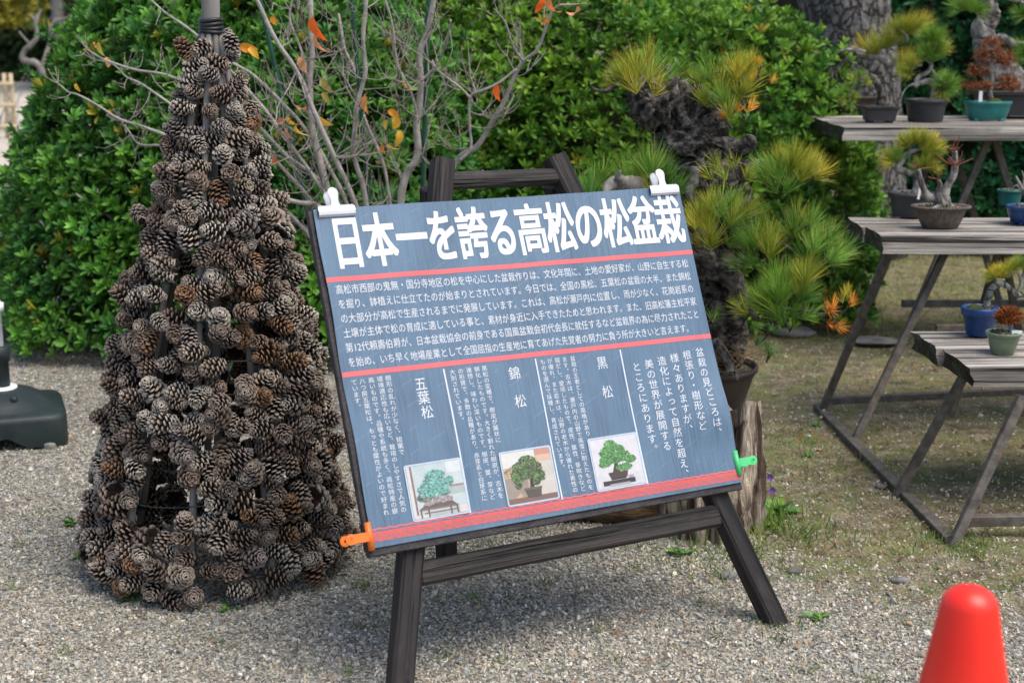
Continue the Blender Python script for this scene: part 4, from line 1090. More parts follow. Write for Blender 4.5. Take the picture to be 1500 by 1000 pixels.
def leaf_mesh(col, seed):
    g_ = np.random.default_rng(seed); n = 7; mb = MB(); rows_ = []; cc = []
    curl = .5 + .8 * g_.random()
    for t in np.linspace(0, 1, n):
        w = .23 * math.sin(math.pi * (.06 + .94 * t) ** .75) * (1 if t < .98 else 0); an = curl * t * 1.3
        c_ = np.array([0, t * math.cos(an * .6), -t * math.sin(an * .6)])
        for s_ in (-1, 0, 1): rows_.append(c_ + np.array([s_ * w, 0, abs(s_) * w * .55])); cc.append(np.array(col) * (.8 + .35 * g_.random()) * (1 if s_ else 1.15))
    i = np.arange(n - 1)[:, None] * 3; j = np.arange(2)[None]
    mb.add(rows_, np.stack([i + j, i + j + 1, i + 4 + j, i + 3 + j], -1).reshape(-1, 4), 0, np.array(cc))
    mb.tube([(0, -.22, .05), (0, -.1, .01), (0, 0, 0)], .012, 5, 0, np.array(col) * .6)
    return mb.mesh('leaf', m_dogleaf)
LC = [(.62, .24, .03), (.70, .40, .05), (.72, .13, .02), (.42, .34, .07), (.55, .17, .07), (.66, .30, .14)]
LM = [leaf_mesh(c_, q) for q, c_ in enumerate(LC)]
for (px, py, ln, ang, ci, dy) in ((460, 38, 38, -80, 2, -.1), (463, 62, 30, -95, 5, -.1), (441, 92, 26, -90, 5, 0), (445, 160, 20, -120, 4, 0), (411, 180, 24, -115, 4, 0), (407, 198, 24, -120, 3, 0), (425, 178, 26, -70, 1, 0), (436, 192, 26, -75, 1, 0), (420, 195, 22, -90, 5, 0), (472, 178, 26, -50, 1, -.05), (474, 122, 24, -60, 3, .05), (476, 140, 20, -70, 3, .05),
        (533, 150, 28, -110, 0, -.1), (595, 125, 26, -80, 1, -.05), (580, 180, 30, -75, 1, -.1), (565, 182, 22, -120, 3, -.1), (585, 200, 26, -85, 1, -.1), (560, 220, 22, -100, 0, -.05), (572, 216, 22, -60, 1, -.05), (575, 165, 22, -20, 0, -.05), (728, 135, 30, -105, 2, -.15), (793, 5, 24, -110, 2, -.2), (806, 10, 28, -95, 4, -.2), (845, 18, 26, -85, 5, -.2), (800, 32, 20, -100, 0, -.2), (112, 127, 14, -80, 1, .12), (146, 70, 24, -95, 3, .12), (158, 90, 20, -60, 5, .12), (138, 66, 16, -120, 5, .12), (400, 30, 22, -110, 0, .1), (360, 70, 28, -15, 0, -.1), (370, 75, 22, -40, 1, -.1), (402, 238, 24, -90, 4, 0)):
    p = at(px, py, DY + dy); a = math.radians(ang); y_ = nrm(np.array([math.cos(a), .35 * dg.normal(), math.sin(a)]))
    z_ = nrm(np.cross(y_, np.array([dg.normal() * .8, 1, dg.normal() * .8]))); z_ = nrm(np.cross(np.cross(y_, np.array([.8 * dg.normal(), -1, .3])), y_))
    x_ = np.cross(y_, z_); M = np.eye(4); s_ = rad(ln, DY) * 1.05
    M[:3, 0] = x_ * s_; M[:3, 1] = y_ * s_; M[:3, 2] = z_ * s_; M[:3, 3] = p - y_ * s_ * .3
    place('leaf', LM[ci], M, dog)
def stake(a, b_, r, m_, label, Y):
    p1 = at(*a, Y); p0 = at(*b_, Y); p0 = p1 + (p0 - p1) * ((p1[2] + .02) / (p1[2] - p0[2])); L_ = np.linalg.norm(p1 - p0); mb = MB()
    z = np.linspace(0, L_, 40); mb.tube([(0, 0, q) for q in z], [r * (1.12 if k % 5 == 0 else 1) for k in range(40)], 10)
    tag(place('garden_stake', mb.mesh('garden_stake', m_), frame(p0, p1, (1, 0, 0))), label, 'stake', 'stakes behind the dogwood')
stake((512, -40), (529, 160), .0075, m_stake, 'dark green garden stake crossing the dogwood branches left of its centre', DY + .1)
stake((629, -40), (623, 150), .008, m_stake, 'dark green garden stake beside the thickest dogwood stem above the easel', DY + .08)
stake((626, 60), (621, 240), .0075, m_brownstake, 'brownish garden stake standing above the left post of the easel', DY + .16)
stake((372, -40), (430, 220), .008, m_stake, 'slanting dark green garden stake just right of the pine cone tower', DY + .35)

# ------------------------------------------------------------------ pine needles
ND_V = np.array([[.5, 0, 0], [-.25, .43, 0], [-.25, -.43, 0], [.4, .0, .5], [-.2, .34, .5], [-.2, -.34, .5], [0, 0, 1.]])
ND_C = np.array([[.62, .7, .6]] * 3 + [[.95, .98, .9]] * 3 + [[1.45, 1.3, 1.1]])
ND_F = [np.array([[0, 1, 4, 3], [1, 2, 5, 4], [2, 0, 3, 5]]), np.array([[3, 4, 6], [4, 5, 6], [5, 3, 6]])]
NC = {'yg': [(.20, .22, .025), (.27, .24, .03), (.12, .18, .025)], 'g': [(.06, .16, .022), (.10, .19, .03), (.16, .22, .03)], 'gd': [(.04, .13, .03), (.07, .16, .03), (.12, .19, .035)], 'y': [(.36, .28, .03), (.28, .25, .03), (.22, .22, .03)], 'o': [(.55, .20, .02), (.42, .15, .02), (.34, .22, .03)]}
def tuft(mb, p, d, n, L_, cols, spread=1.0, w=.0012, shoot=.35):
    if p[1] > 4.2 or p[0] > .95: n = int(n * 1.6)
    d = nrm(np.asarray(d, float)); k = n
    R0 = bases(d, np.zeros(1))[0]
    th = spread * (rng.random(k) ** .62) * 1.25; ph_ = rng.random(k) * 6.283
    dl = np.stack([np.sin(th) * np.cos(ph_), np.sin(th) * np.sin(ph_), np.cos(th)], -1) @ R0.T
    dl = nrm(dl + np.array([0, 0, .10]))
    q = p - d * (L_ * shoot * (th / 1.25 / max(spread, .01)))[:, None] * .9
    ln = L_ * (.72 + .36 * rng.random(k))
    cc = 2.0 * np.array(cols)[rng.integers(0, len(cols), k)] * (.75 + .5 * rng.random((k, 1)))
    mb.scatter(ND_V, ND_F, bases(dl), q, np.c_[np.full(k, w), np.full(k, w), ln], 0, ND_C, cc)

# ------------------------------------------------------------------ stump, log, and the big gnarled bonsai behind the sign
sc0 = on(1035, 778); sc0[2] = 0
def stump_at(name, label, c, r, h, seed, m_, jag=.35):
    mb = MB(); n, k = 26, 84; an = np.arange(k) / k * 2 * np.pi; V = []
    for i_, t in enumerate(np.linspace(0, 1, n)):
        rid = 1 - 2.6 * np.abs(vn(np.stack([np.cos(an) * 3.2, np.sin(an) * 3.2, np.full(k, t * .5)], -1), 1.5, seed)); rid2 = vn(np.stack([np.cos(an) * 9, np.sin(an) * 9, np.full(k, t * 1.5)], -1), 1.2, seed + 5)
        rr_ = r * (1.08 - .10 * t + .06 * (1 - t) ** 3) * (1 + .15 * rid + .12 * rid2 + .10 * vn(np.stack([np.cos(an) * 5, np.sin(an) * 5, np.full(k, t * 6)], -1), 1.7, seed + 21))
        top = h * (1 + jag * vn(np.stack([np.cos(an) * 4, np.sin(an) * 4, an * 0], -1), 1.5, seed + 8) + .12 * vn(np.stack([np.cos(an) * 14, np.sin(an) * 14, an * 0], -1), 1.3, seed + 9))
        V.append(np.stack([np.cos(an) * rr_, np.sin(an) * rr_, top * t], -1))
    top = V[-1]
    for f_, dz in ((.86, -.01), (.72, -.07), (.35, -.11), (.02, -.12)): V.append(np.c_[top[:, :2] * f_, top[:, 2] * 1 + dz * h * 3 * .4])
    V = np.array(V); n2 = len(V); i = np.arange(n2 - 1)[:, None] * k; j = np.arange(k)[None]; j2 = (j + 1) % k
    mb.add(V.reshape(-1, 3) + c, np.stack([i + j, i + j2, i + k + j2, i + k + j], -1).reshape(-1, 4))
    return solo(mb, name, m_, label, 'stump', c)
stump_at('tree_stump', 'pale weathered upright tree stump behind the lower right corner of the sign', sc0 + np.array([.02, .02, -.01]), .108, .285, 4, m_stump, .40)
lg = MB(); l0, l1 = on(735, 760), on(1000, 762); l0[2] = l1[2] = .045
ax = nrm(l1 - l0); L_ = np.linalg.norm(l1 - l0)
lg.tube([(t * L_, 0, .005 * math.sin(t * 7)) for t in np.linspace(0, 1, 30)], [.055 * (1 + .12 * math.sin(t * 11) + .05 * math.sin(t * 37)) for t in np.linspace(0, 1, 30)], 40, lump=.022, lscale=22, seed=3)
Mx = np.eye(4); Mx[:3, 0] = ax; Mx[:3, 1] = np.cross([0, 0, 1], ax); Mx[:3, 3] = l0
tag(place('rotten_log', lg.mesh('rotten_log', m_log), Mx), 'dark brown rotten log lying on the gravel beneath the sign', 'log')

BY = 3.98
big = thing('potted_pine_bonsai', 'large gnarled black pine in a brown pot behind the right edge of the blue sign', 'bonsai', (sc0[0] - .02, BY, .37))
bp_ = at(1030, 600, BY)
pot = MB()
rim = at(1030, 533, BY); rr_ = rad(82, BY); hb = .16
pr = [(.0, -hb), (rr_ * .62, -hb), (rr_ * .66, -hb + .006), (rr_ * .78, -hb * .6), (rr_ * .92, -hb * .18), (rr_ * .97, -.014), (rr_ * 1.0, -.012), (rr_ * 1.01, 0), (rr_ * .95, .002), (rr_ * .93, -.02)]
pot.lathe(pr, rim, 56); pot.build('pot', m_potbrown, big)
so = MB(); so.lathe([(rr_ * .94, -.016), (rr_ * .6, .004), (rr_ * .3, .016), (.001, .02)], rim, 40); so.build('soil', m_soil, big)
dn = MB(); k = 420; an = rng.random(k) * 6.283; r_ = rr_ * np.sqrt(rng.random(k)) * 1.02
tuftp = rim + np.stack([np.cos(an) * r_, np.sin(an) * r_, .012 + .03 * rng.random(k)], -1)
dd = nrm(np.c_[rng.standard_normal((k, 2)), .2 + .5 * rng.random(k)])
dn.scatter(ND_V, ND_F, bases(dd), tuftp, np.c_[np.full(k, .0016), np.full(k, .0016), .04 + .07 * rng.random(k)], 0, None, np.array([.34, .22, .11]) * (.5 + .8 * rng.random((k, 1))))
dn.build('dry_grass', m_litter, big, smooth=False)
tr = MB()
def limb(mb, px, rads, Y0, Y1=None, sides=14, lump=.25, ls=34, ridge=False, seed=0, n=10, mat_=0):
    Y1 = Y0 if Y1 is None else Y1; q = len(px)
    P_ = np.array([[*at(a, b_, Y0 + (Y1 - Y0) * k / (q - 1)), rad(rads[k] if hasattr(rads, '__len__') else rads, Y0)] for k, (a, b_) in enumerate(px)])
    S_ = spline(P_, n); r_ = np.maximum(S_[:, 3], .0008)
    S_[:, :3] += (vn(S_[:, :3], 18, seed + 1)[:, None] * np.array([1, 1, .5]) + vn(S_[:, :3], 23, seed + 2)[:, None] * np.array([-.6, 1, .8])) * r_[:, None] * .22
    mb.tube(S_[:, :3], r_, sides, mat_, lump=lump * r_.max(), lscale=ls, seed=seed, ridge=ridge)
    return S_
tk = limb(tr, [(1030, 545), (1048, 480), (1040, 420), (1052, 360), (1062, 310), (1035, 262), (1005, 225), (1010, 190), (985, 160), (952, 150), (962, 122), (978, 98)], [31, 27, 25, 24, 26, 29, 31, 32, 28, 21, 13, 4], BY, BY - .05, 56, .75, 46, True, 2, 26)
# bark flakes standing off the trunk
fk = nrm(rng.standard_normal((2200, 3))); ii = rng.integers(0, len(tk), 2200)
ori = nrm(fk - nrm(np.gradient(tk[:, :3], axis=0))[ii] * (fk * nrm(np.gradient(tk[:, :3], axis=0))[ii]).sum(-1, keepdims=True))
fp = tk[ii, :3] + ori * (tk[ii, 3] * (.86 + .34 * rng.random(2200)))[:, None]
FV = ico * np.array([1, .75, .5]); tr.scatter(FV * (1 + .25 * rng.standard_normal((12, 1))), ICOF, bases(ori + .5 * rng.standard_normal((2200, 3))), fp, (.004 + .009 * rng.random(2200) ** 2))
limb(tr, [(1030, 235), (1060, 218), (1085, 216), (1100, 205), (1092, 198)], [18, 14, 10, 6, 1], BY, BY - .1, 14, .5, 30, True, 5)
limb(tr, [(1035, 262), (1070, 252), (1105, 246), (1122, 250), (1130, 262)], [18, 15, 12, 9, 2], BY, BY - .14, 14, .5, 30, True, 6)
limb(tr, [(1020, 265), (1005, 275), (1012, 300), (1018, 330)], [12, 10, 9, 3], BY - .08, BY - .1, 12, .5, 30, True, 16)
limb(tr, [(1052, 330), (1020, 350), (1035, 385), (1065, 400), (1085, 430), (1100, 440)], [16, 14, 16, 13, 9, 3], BY - .05, BY - .12, 14, .55, 30, True, 7)
limb(tr, [(1045, 470), (1075, 470), (1095, 455), (1112, 470)], [14, 11, 7, 2], BY - .05, BY - .1, 12, .55, 30, True, 8)
limb(tr, [(1045, 500), (1060, 520), (1070, 545)], [8, 7, 5], BY - .12, BY - .16, 10, .4, 30, True, 18)
tr.build('trunk', m_blackbark, big)
br = MB()
for px, r_, y1 in (([(945, 158), (925, 130), (905, 125), (885, 134), (866, 128), (862, 118)], [6, 4, 3.5, 3, 2, 1], -.08), ([(905, 125), (893, 108), (889, 96)], [2.5, 2, .8], -.08),
        ([(990, 150), (1008, 122), (1030, 112), (1055, 105)], [5, 3, 2, 1.5], -.1), ([(1015, 165), (1045, 172), (1070, 165), (1095, 140), (1110, 110), (1115, 95)], [6, 4, 3.5, 3, 2, 1.2], -.14), ([(1070, 165), (1085, 158), (1098, 150)], [3, 2, 1], -.14), ([(1030, 170), (1052, 176), (1075, 172)], [3, 2, 1.2], -.16),
        ([(1118, 250), (1140, 262), (1165, 255), (1190, 245)], [4, 3, 2.5, 1.5], -.2), ([(1066, 300), (1078, 325), (1095, 345)], [4, 3, 1.5], -.2), ([(1065, 294), (1072, 288), (1082, 300), (1100, 330), (1108, 350)], [3.5, 3, 3, 2, 1.2], -.22),
        ([(1075, 350), (1110, 362), (1145, 357), (1180, 385)], [4, 4, 3, 1.5], -.16), ([(1145, 357), (1160, 345), (1157, 335)], [2.5, 1.8, 1], -.16), ([(1100, 440), (1140, 450), (1180, 456), (1215, 448), (1232, 440)], [4, 3, 3, 2, 1.2], -.2), ([(1180, 456), (1210, 460), (1232, 455)], [2.5, 2, 1], -.2),
        ([(1060, 525), (1075, 540), (1080, 556)], [4, 3, 2.5], -.2), ([(990, 250), (970, 262), (955, 280)], [5, 3, 2], -.05), ([(1110, 250), (1085, 240), (1068, 232)], [3, 2, 1.2], -.15)):
    limb(br, px, r_, BY + y1 * .3, BY + y1, 8, .25, 60, False, int(px[0][0]), 6)
br.build('branches', m_blackbark, big)
dw = MB()
limb(dw, [(975, 285), (940, 275), (910, 268), (895, 272), (885, 284)], [13, 11, 9, 7, 3], BY - .12, BY - .2, 14, .45, 26, True, 21)
limb(dw, [(912, 268), (905, 258), (908, 250)], [6, 5, 1.5], BY - .18, BY - .2, 9, .4, 26, True, 22)
limb(dw, [(1020, 245), (1018, 262), (1010, 280), (1012, 292)], [6, 7, 6, 2], BY - .14, BY - .16, 10, .4, 30, True, 23)
dw.build('bleached_stub', m_greywood, big)
fo = MB(); sl = MB()
for px, py, dx_, dz_, n_, c_, ln, dy in (
        (925, 92, -.5, 1, 95, 'yg', 52, -.1), (945, 100, .1, 1, 100, 'yg', 55, -.12), (965, 88, .5, 1, 70, 'g', 48, -.05), (912, 98, -.9, .6, 60, 'yg', 40, -.1), (940, 112, 0, .8, 60, 'y', 40, -.16),
        (1030, 128, -.4, .8, 70, 'yg', 42, -.12), (1052, 112, 0, 1, 90, 'yg', 50, -.12), (1042, 95, -.3, 1, 50, 'g', 40, -.1), (1082, 102, .2, 1, 80, 'yg', 48, -.12), (1092, 92, .4, 1, 60, 'y', 42, -.14), (1075, 132, .2, .6, 75, 'yg', 46, -.15), (1060, 135, -.5, .6, 60, 'g', 40, -.14), (1105, 98, .6, .9, 50, 'y', 36, -.14),
        (1067, 158, -.5, .7, 34, 'o', 22, -.15), (1096, 150, .5, .7, 34, 'o', 24, -.15), (1114, 96, .5, .9, 26, 'o', 20, -.14),
        (838, 262, -.7, .6, 60, 'gd', 44, -.12), (858, 268, -.2, 1, 100, 'gd', 54, -.15), (875, 255, .3, 1, 80, 'g', 50, -.15), (925, 245, -.5, .9, 85, 'g', 55, -.12), (950, 235, 0, 1, 100, 'g', 60, -.15), (975, 248, .4, 1, 90, 'gd', 55, -.15), (990, 262, .8, .7, 70, 'g', 48, -.12), (940, 262, -.2, .8, 70, 'yg', 45, -.18),
        (1060, 236, -.6, .7, 50, 'yg', 32, -.15), (1085, 236, .1, 1, 50, 'yg', 32, -.15),
        (1130, 240, -.6, .9, 90, 'g', 55, -.2), (1150, 235, -.1, 1, 120, 'yg', 60, -.22), (1172, 232, .4, .9, 100, 'yg', 55, -.2), (1195, 238, .9, .55, 70, 'y', 46, -.2), (1140, 250, -.4, .6, 60, 'g', 45, -.24),
        (1010, 310, -.3, .8, 80, 'yg', 48, -.2), (1030, 300, 0, 1, 100, 'yg', 52, -.2), (1055, 285, .2, 1, 90, 'g', 52, -.22), (1075, 300, .5, .9, 80, 'yg', 50, -.22), (1045, 330, 0, .7, 80, 'yg', 48, -.24), (1020, 340, -.3, .6, 50, 'y', 40, -.22), (1070, 330, .4, .6, 50, 'g', 44, -.2),
        (1105, 345, -.3, 1, 90, 'g', 55, -.22), (1125, 355, 0, .9, 90, 'yg', 52, -.22), (1095, 365, -.6, .5, 60, 'g', 45, -.2), (1155, 318, -.2, 1, 110, 'g', 55, -.18), (1178, 325, .4, 1, 80, 'yg', 50, -.18), (1195, 360, .4, .8, 110, 'g', 55, -.22), (1215, 350, .7, .7, 90, 'gd', 52, -.2), (1222, 375, .9, .3, 70, 'g', 46, -.22), (1180, 385, .1, .8, 80, 'yg', 46, -.24),
        (1120, 425, -.6, .8, 100, 'g', 56, -.22), (1145, 415, 0, 1, 120, 'g', 60, -.24), (1165, 405, .3, 1, 100, 'yg', 55, -.24), (1180, 430, .7, .6, 90, 'gd', 50, -.22), (1135, 445, -.3, .5, 90, 'g', 52, -.26), (1105, 440, -.8, .4, 70, 'yg', 46, -.22), (1160, 455, .3, .2, 60, 'g', 46, -.26), (1150, 390, .2, 1, 80, 'g', 50, -.2),
        (1232, 432, .3, 1, 40, 'o', 26, -.2), (1225, 450, .8, -.3, 34, 'o', 24, -.2), (1230, 420, 0, 1, 30, 'y', 26, -.2), (1020, 455, -.3, .8, 30, 'g', 30, -.2), (1112, 475, .4, -.2, 40, 'gd', 32, -.1), (1125, 500, .2, -.5, 30, 'gd', 34, -.1)):
    for q in range(3):
        ox, oy = rng.normal() * 13, rng.normal() * 9
        tuft(fo, at(px + ox, py + 12 + oy, BY + dy + rng.normal() * .02), (dx_ * .8 + ox * .02, rng.normal() * .4 - .1, dz_ + .2), int(n_ * .85), rad(ln * (.68 + .32 * rng.random()), BY), 1.05 * np.array(NC[c_]), .75, .0011)
        if q: sl.tube(spline([at(px + ox, py + 12 + oy, BY + dy), at(px + ox * .4, py + 22, BY + dy * .9), at(px - dx_ * 12, py + 30, BY + dy * .8)], 4), np.linspace(.0014, .003, 9), 5)
fo.build('foliage', m_needle, big, smooth=False); sl.build('shoots', m_blackbark, big)

# ------------------------------------------------------------------ small bonsai makers
def pot_mesh(t, c, rx, h, m_, kind, ry=None, soil_up=.006, legs=True):
    """c: bottom centre; rx: rim half width"""
    ry = rx if ry is None else ry; mb = MB(); sy = ry / rx
    P_ = {'round': [(0, .0), (.80, 0), (.82, .04), (.95, .80), (.96, .82), (1.03, .83), (1.04, .98), (1.02, 1.0), (.93, 1.0), (.90, .82), (.0, .80)],
          'taper': [(0, .0), (.66, 0), (.69, .03), (.90, .70), (1.0, .72), (1.03, .97), (1.01, 1.0), (.92, 1.0), (.89, .84), (0, .82)],
          'oval': [(0, .06), (.74, .06), (.78, .1), (.92, .55), (.97, .82), (1.02, .85), (1.02, .98), (1, 1.0), (.93, 1), (.91, .84), (0, .82)],
          'bowl': [(0, .0), (.60, 0), (.64, .04), (.80, .45), (.90, .80), (1.02, .90), (1.03, .97), (1.0, 1.0), (.93, .97), (.88, .84), (0, .82)]}
    sq = 0
    if kind == 'rect':
        pr = [(0, .10), (.72, .10), (.76, .12), (.88, .80), (.98, .86), (1.0, .98), (.99, 1.0), (.92, 1.0), (.90, .84), (0, .82)]; sq = 1.0
    else: pr = P_[kind]
    pr = np.array(pr) * np.array([rx, h])
    if sq: pr[:, 0] *= 1 / 1.0
    mb.lathe(pr, c, 48, sy=sy, square=sq)
    if kind in ('oval', 'rect') and legs:
        for sx_ in (-1, 1):
            for s2 in (-1, 1): mb.box(c + np.array([sx_ * rx * .52 - rx * .14, s2 * ry * .48 - ry * .12, 0]), c + np.array([sx_ * rx * .52 + rx * .14, s2 * ry * .48 + ry * .12, h * .13]), bev=.002)
    mb.build('pot', m_, t, smooth=kind != 'rect')
    so = MB(); top = h * .90
    so.lathe([(rx * .93, top - soil_up), (rx * .7, top + .002), (rx * .35, top + soil_up), (.0005, top + soil_up * 1.3)], c, 36, sy=sy, square=sq)
    k = 60; a = rng.random(k) * 6.283; r_ = np.sqrt(rng.random(k)) * rx * .85
    so.scatter(ico, ICOF, bases(rng.standard_normal((k, 3))), c + np.stack([np.cos(a) * r_, np.sin(a) * r_ * sy, np.full(k, top + soil_up * .7)], -1), .0022 + .0025 * rng.random(k))
    so.build('soil', m_soil, t)
def Z7(x, y): return (1170 + x * .33, y * .33)
def limb7(mb, pts, rads, Y0, Y1=None, **k): return limb(mb, [Z7(*p) for p in pts], [r * .33 for r in rads], Y0, Y1, **k)
def tag_stick(t, px, py, Y, w=.012, h=.03, lean=0):
    mb = MB(); p = at(px, py, Y); mb.box((-w / 2, -.0006, 0), (w / 2, .0006, h), M=np.array(Matrix.Translation(Vector(p)) @ Matrix.Rotation(lean, 4, 'Y'))); mb.build('plant_tag', m_whitepl, t, smooth=False)

# ------------------------------------------------------------------ plank tables in three steps
def plank(name, x0, x1, y0, y1, zt, th, parent, seed, skew=0.0):
    nx_, ny_, nz_ = 90, 6, 4
    mb = MB(); L_ = x1 - x0; Wd = y1 - y0
    def surf(A, B, fn, flip=False):
        n, q = len(A), len(B); U, V_ = np.meshgrid(A, B, indexing='ij'); P_ = fn(U, V_)
        i = np.arange(n - 1)[:, None] * q; j = np.arange(q - 1)[None]; f = np.stack([i + j, i + j + 1, i + q + j + 1, i + q + j], -1).reshape(-1, 4)
        return P_.reshape(-1, 3), (f[:, ::-1] if flip else f)
    X_ = np.linspace(0, L_, nx_); Y_ = np.linspace(0, Wd, ny_); Z_ = np.linspace(-th, 0, nz_)
    def jit(P_):
        q = np.stack([P_[..., 0] * 3, P_[..., 1] * 26, P_[..., 2] * 26], -1)
        e = (P_[..., 0] < .001) * 1.0
        P_ = P_ + np.stack([e * .014 * fbm(P_ * np.array([1, 55, 45]), 1, seed + 5) - e * .004, .004 * fbm(q, 1, seed), .0022 * fbm(q, 1, seed + 9)], -1); return P_
    o = [np.zeros_like]
    for fn, A, B, fl, mt in ((lambda u, v: np.stack([u, v, u * 0], -1), X_, Y_, True, 0), (lambda u, v: np.stack([u, v, u * 0 - th], -1), X_, Y_, False, 0), (lambda u, v: np.stack([u, v * 0, v], -1), X_, Z_, True, 0), (lambda u, v: np.stack([u, v * 0 + Wd, v], -1), X_, Z_, False, 0), (lambda u, v: np.stack([u * 0, u, v], -1), Y_, Z_, False, 1), (lambda u, v: np.stack([u * 0 + L_, u, v], -1), Y_, Z_, True, 1)):
        P_, f = surf(A, B, fn, fl); mb.add(jit(P_), f, mt)
    M = np.eye(4); M[:3, 3] = (x0, y0, zt); M[0, 1] = skew
    return place(name, mb.mesh(name, [m_plank, m_plankend], False), M, parent)
def bar(name, a, b_, w, parent, seed=0, h=None): beam(name, a, b_, w, h or w, m_iron, parent, up=(0, 1, .01), bev=.002)
ZT, ZM, ZL = .925, .665, .425
t_top = thing('plank_table', 'topmost weathered plank table carrying five bonsai pots', 'table', (2.0, 6.3, 0), 'stepped bonsai tables')
f_ = on(1243, 187, ZT); b_ = on(1180, 168.5, ZT); w3 = (b_[1] - f_[1]) / 2
for k in range(2): plank('plank', f_[0] - .01 * (1 - k), 3.5, f_[1] + k * w3 + .004, f_[1] + (k + 1) * w3 - .004, ZT - .003 * k, .05, t_top, 10 + k)
yt = f_[1] + .2
for yy_, tl in ((f_[1] + .14, 0), (b_[1] - .12, 1)):
    for cx in ((1465 - 750) / FPX * f_[1] * 1.0 - .03 * tl, 3.3):
        for s_ in (-1, 1): bar('leg', (cx + s_ * .012, yy_, ZT - .052), (cx + s_ * .33, yy_, -.01), .026, t_top)
    bar('rail', (1.7, yy_ - .03, .12), (3.5, yy_ - .03, .12), .03, t_top)
t_mid = thing('plank_table', 'middle weathered plank table of the stepped stand, with pots at its left end', 'table', (1.9, 4.85, 0), 'stepped bonsai tables')
f_ = on(1298, 348, ZM); b_ = on(1238, 317, ZM); w3 = (b_[1] - f_[1]) / 2
for k in range(2): plank('plank', f_[0] - .008 * k, 2.9, f_[1] + k * w3 + .004, f_[1] + (k + 1) * w3 - .005, ZM - .004 * k, .052, t_mid, 20 + k)
MF, MBk = f_.copy(), b_.copy()
t_low = thing('plank_table', 'lowest weathered plank table with a mossy end, carrying the blue and green pots', 'table', (1.9, 4.0, 0), 'stepped bonsai tables')
f_ = on(1428, 540, ZL); b_ = on(1334, 483, ZL); w3 = (b_[1] - f_[1]) / 2; sk = (b_[0] - f_[0]) / (b_[1] - f_[1])
for k in range(2): plank('plank', f_[0] + sk * w3 * k, 2.6, f_[1] + k * w3 + .004, f_[1] + (k + 1) * w3 - .005, ZL - .005 * k, .05, t_low, 30 + k, skew=sk)
LF = f_.copy()
def legup(px0, py0, px1, py1, z1): return on(px0, py0, 0) - np.array([0, 0, .008]), on(px1, py1, z1)
a, c_ = legup(1201, 606, 1303, 366, ZM - .054); bar('leg', a, c_, .023, t_mid)
a, c_ = legup(1247, 652, 1388, 362, ZM - .054); bar('leg', a, c_, .023, t_mid)
ap = at(1467, 366, 4.95)
ap[2] = ZM - .054
bar('leg', ap, np.array([ap[0] - .13, ap[1] + .02, -.01]), .023, t_mid); bar('leg', ap, np.array([ap[0] + .16, ap[1] + .02, -.01]), .023, t_mid)
a, c_ = legup(1310, 729, 1402, 555, ZL - .052); c_ += np.array([.035, .05, 0]); bar('leg', a, c_, .023, t_low)
a, c_ = legup(1394, 799, 1497, 585, ZL - .052); c_ += np.array([.01, .03, 0]); bar('leg', a, c_, .025, t_low)
A_, B_ = on(1197, 600), on(1392, 797)
up_ = np.array([0, 0, .012])
bar('ground_rail', A_ + up_, B_ + up_, .030, t_low, h=.026)
r0 = on(1206, 592); r1 = on(1500, 578); r1 = r0 + (r1 - r0) * 2.2; bar('ground_rail', r0 + up_, r1 + up_, .026, t_mid)
r0 = on(1408, 786); bar('ground_rail', r0 + np.array([0, 0, .045]), r0 + np.array([1.2, .06, .045]), .028, t_low)

def tp(px, py, z): return on(px, py, z)
# --- top table
c = tp(1246, 167, ZT + .001); c[1] += .06; Y = c[1]
b1 = thing('potted_bonsai', 'bonsai with an arch of bare grey roots in a wide brown bowl', 'bonsai', c, 'potted bonsai on the tables')
pot_mesh(b1, c, rad(42, Y), rad(25, Y), m_potbrown, 'oval', rad(30, Y)); w = MB()
for k in range(16):
    a = rng.random() * .9; e = (115 + 120 * a + rng.normal() * 6, 415 - 30 * a + rng.normal() * 8); mx = (140 + 70 * rng.random(), 300 + rng.normal() * 25)
    limb7(w, [(290 + rng.normal() * 6, 238 + rng.normal() * 5), (235 + rng.normal() * 6, 226 + rng.normal() * 8), (mx[0] + 30, mx[1] - 40), mx, e], [9, 7, 6, 5, 3], Y + rng.normal() * .03, Y + rng.normal() * .05, sides=7, lump=.3, n=6, seed=k)
limb7(w, [(240, 228), (290, 240), (350, 250), (395, 275), (405, 310), (435, 335), (455, 340)], [17, 19, 19, 19, 18, 17, 9], Y, Y - .03, sides=14, lump=.35, ls=40, ridge=True, seed=4)
limb7(w, [(350, 252), (345, 218), (400, 205), (445, 190), (480, 178), (470, 150), (430, 120)], [11, 9, 9, 8, 7, 6, 4], Y, Y - .05, sides=10, lump=.3, seed=6)
limb7(w, [(400, 205), (385, 190), (360, 180)], [5, 4, 3], Y, Y, sides=7, seed=7)
limb7(w, [(405, 215), (440, 235), (470, 250)], [5, 4, 2], Y, Y, sides=7, seed=8)
w.build('trunk', m_palebark, b1); fo = MB()
for x, y, dx_, dz_, n_, cc in ((480, 105, .2, 1, 110, 'yg'), (440, 110, -.5, 1, 80, 'yg'), (520, 100, .6, .9, 90, 'y'), (545, 90, .9, .6, 50, 'yg'), (300, 195, -.7, .9, 60, 'y'), (340, 185, -.2, 1, 70, 'yg'), (390, 160, 0, 1, 70, 'yg'), (420, 150, .2, 1, 60, 'yg'), (470, 250, .3, .6, 60, 'y'), (450, 280, .2, .3, 40, 'yg')):
    tuft(fo, at(*Z7(x, y + 25), Y - .03), (dx_, rng.normal() * .4, dz_), int(n_ * 1.4), rad(35, Y), NC[cc], .9, .0015)
fo.build('foliage', m_needle, b1, smooth=False)

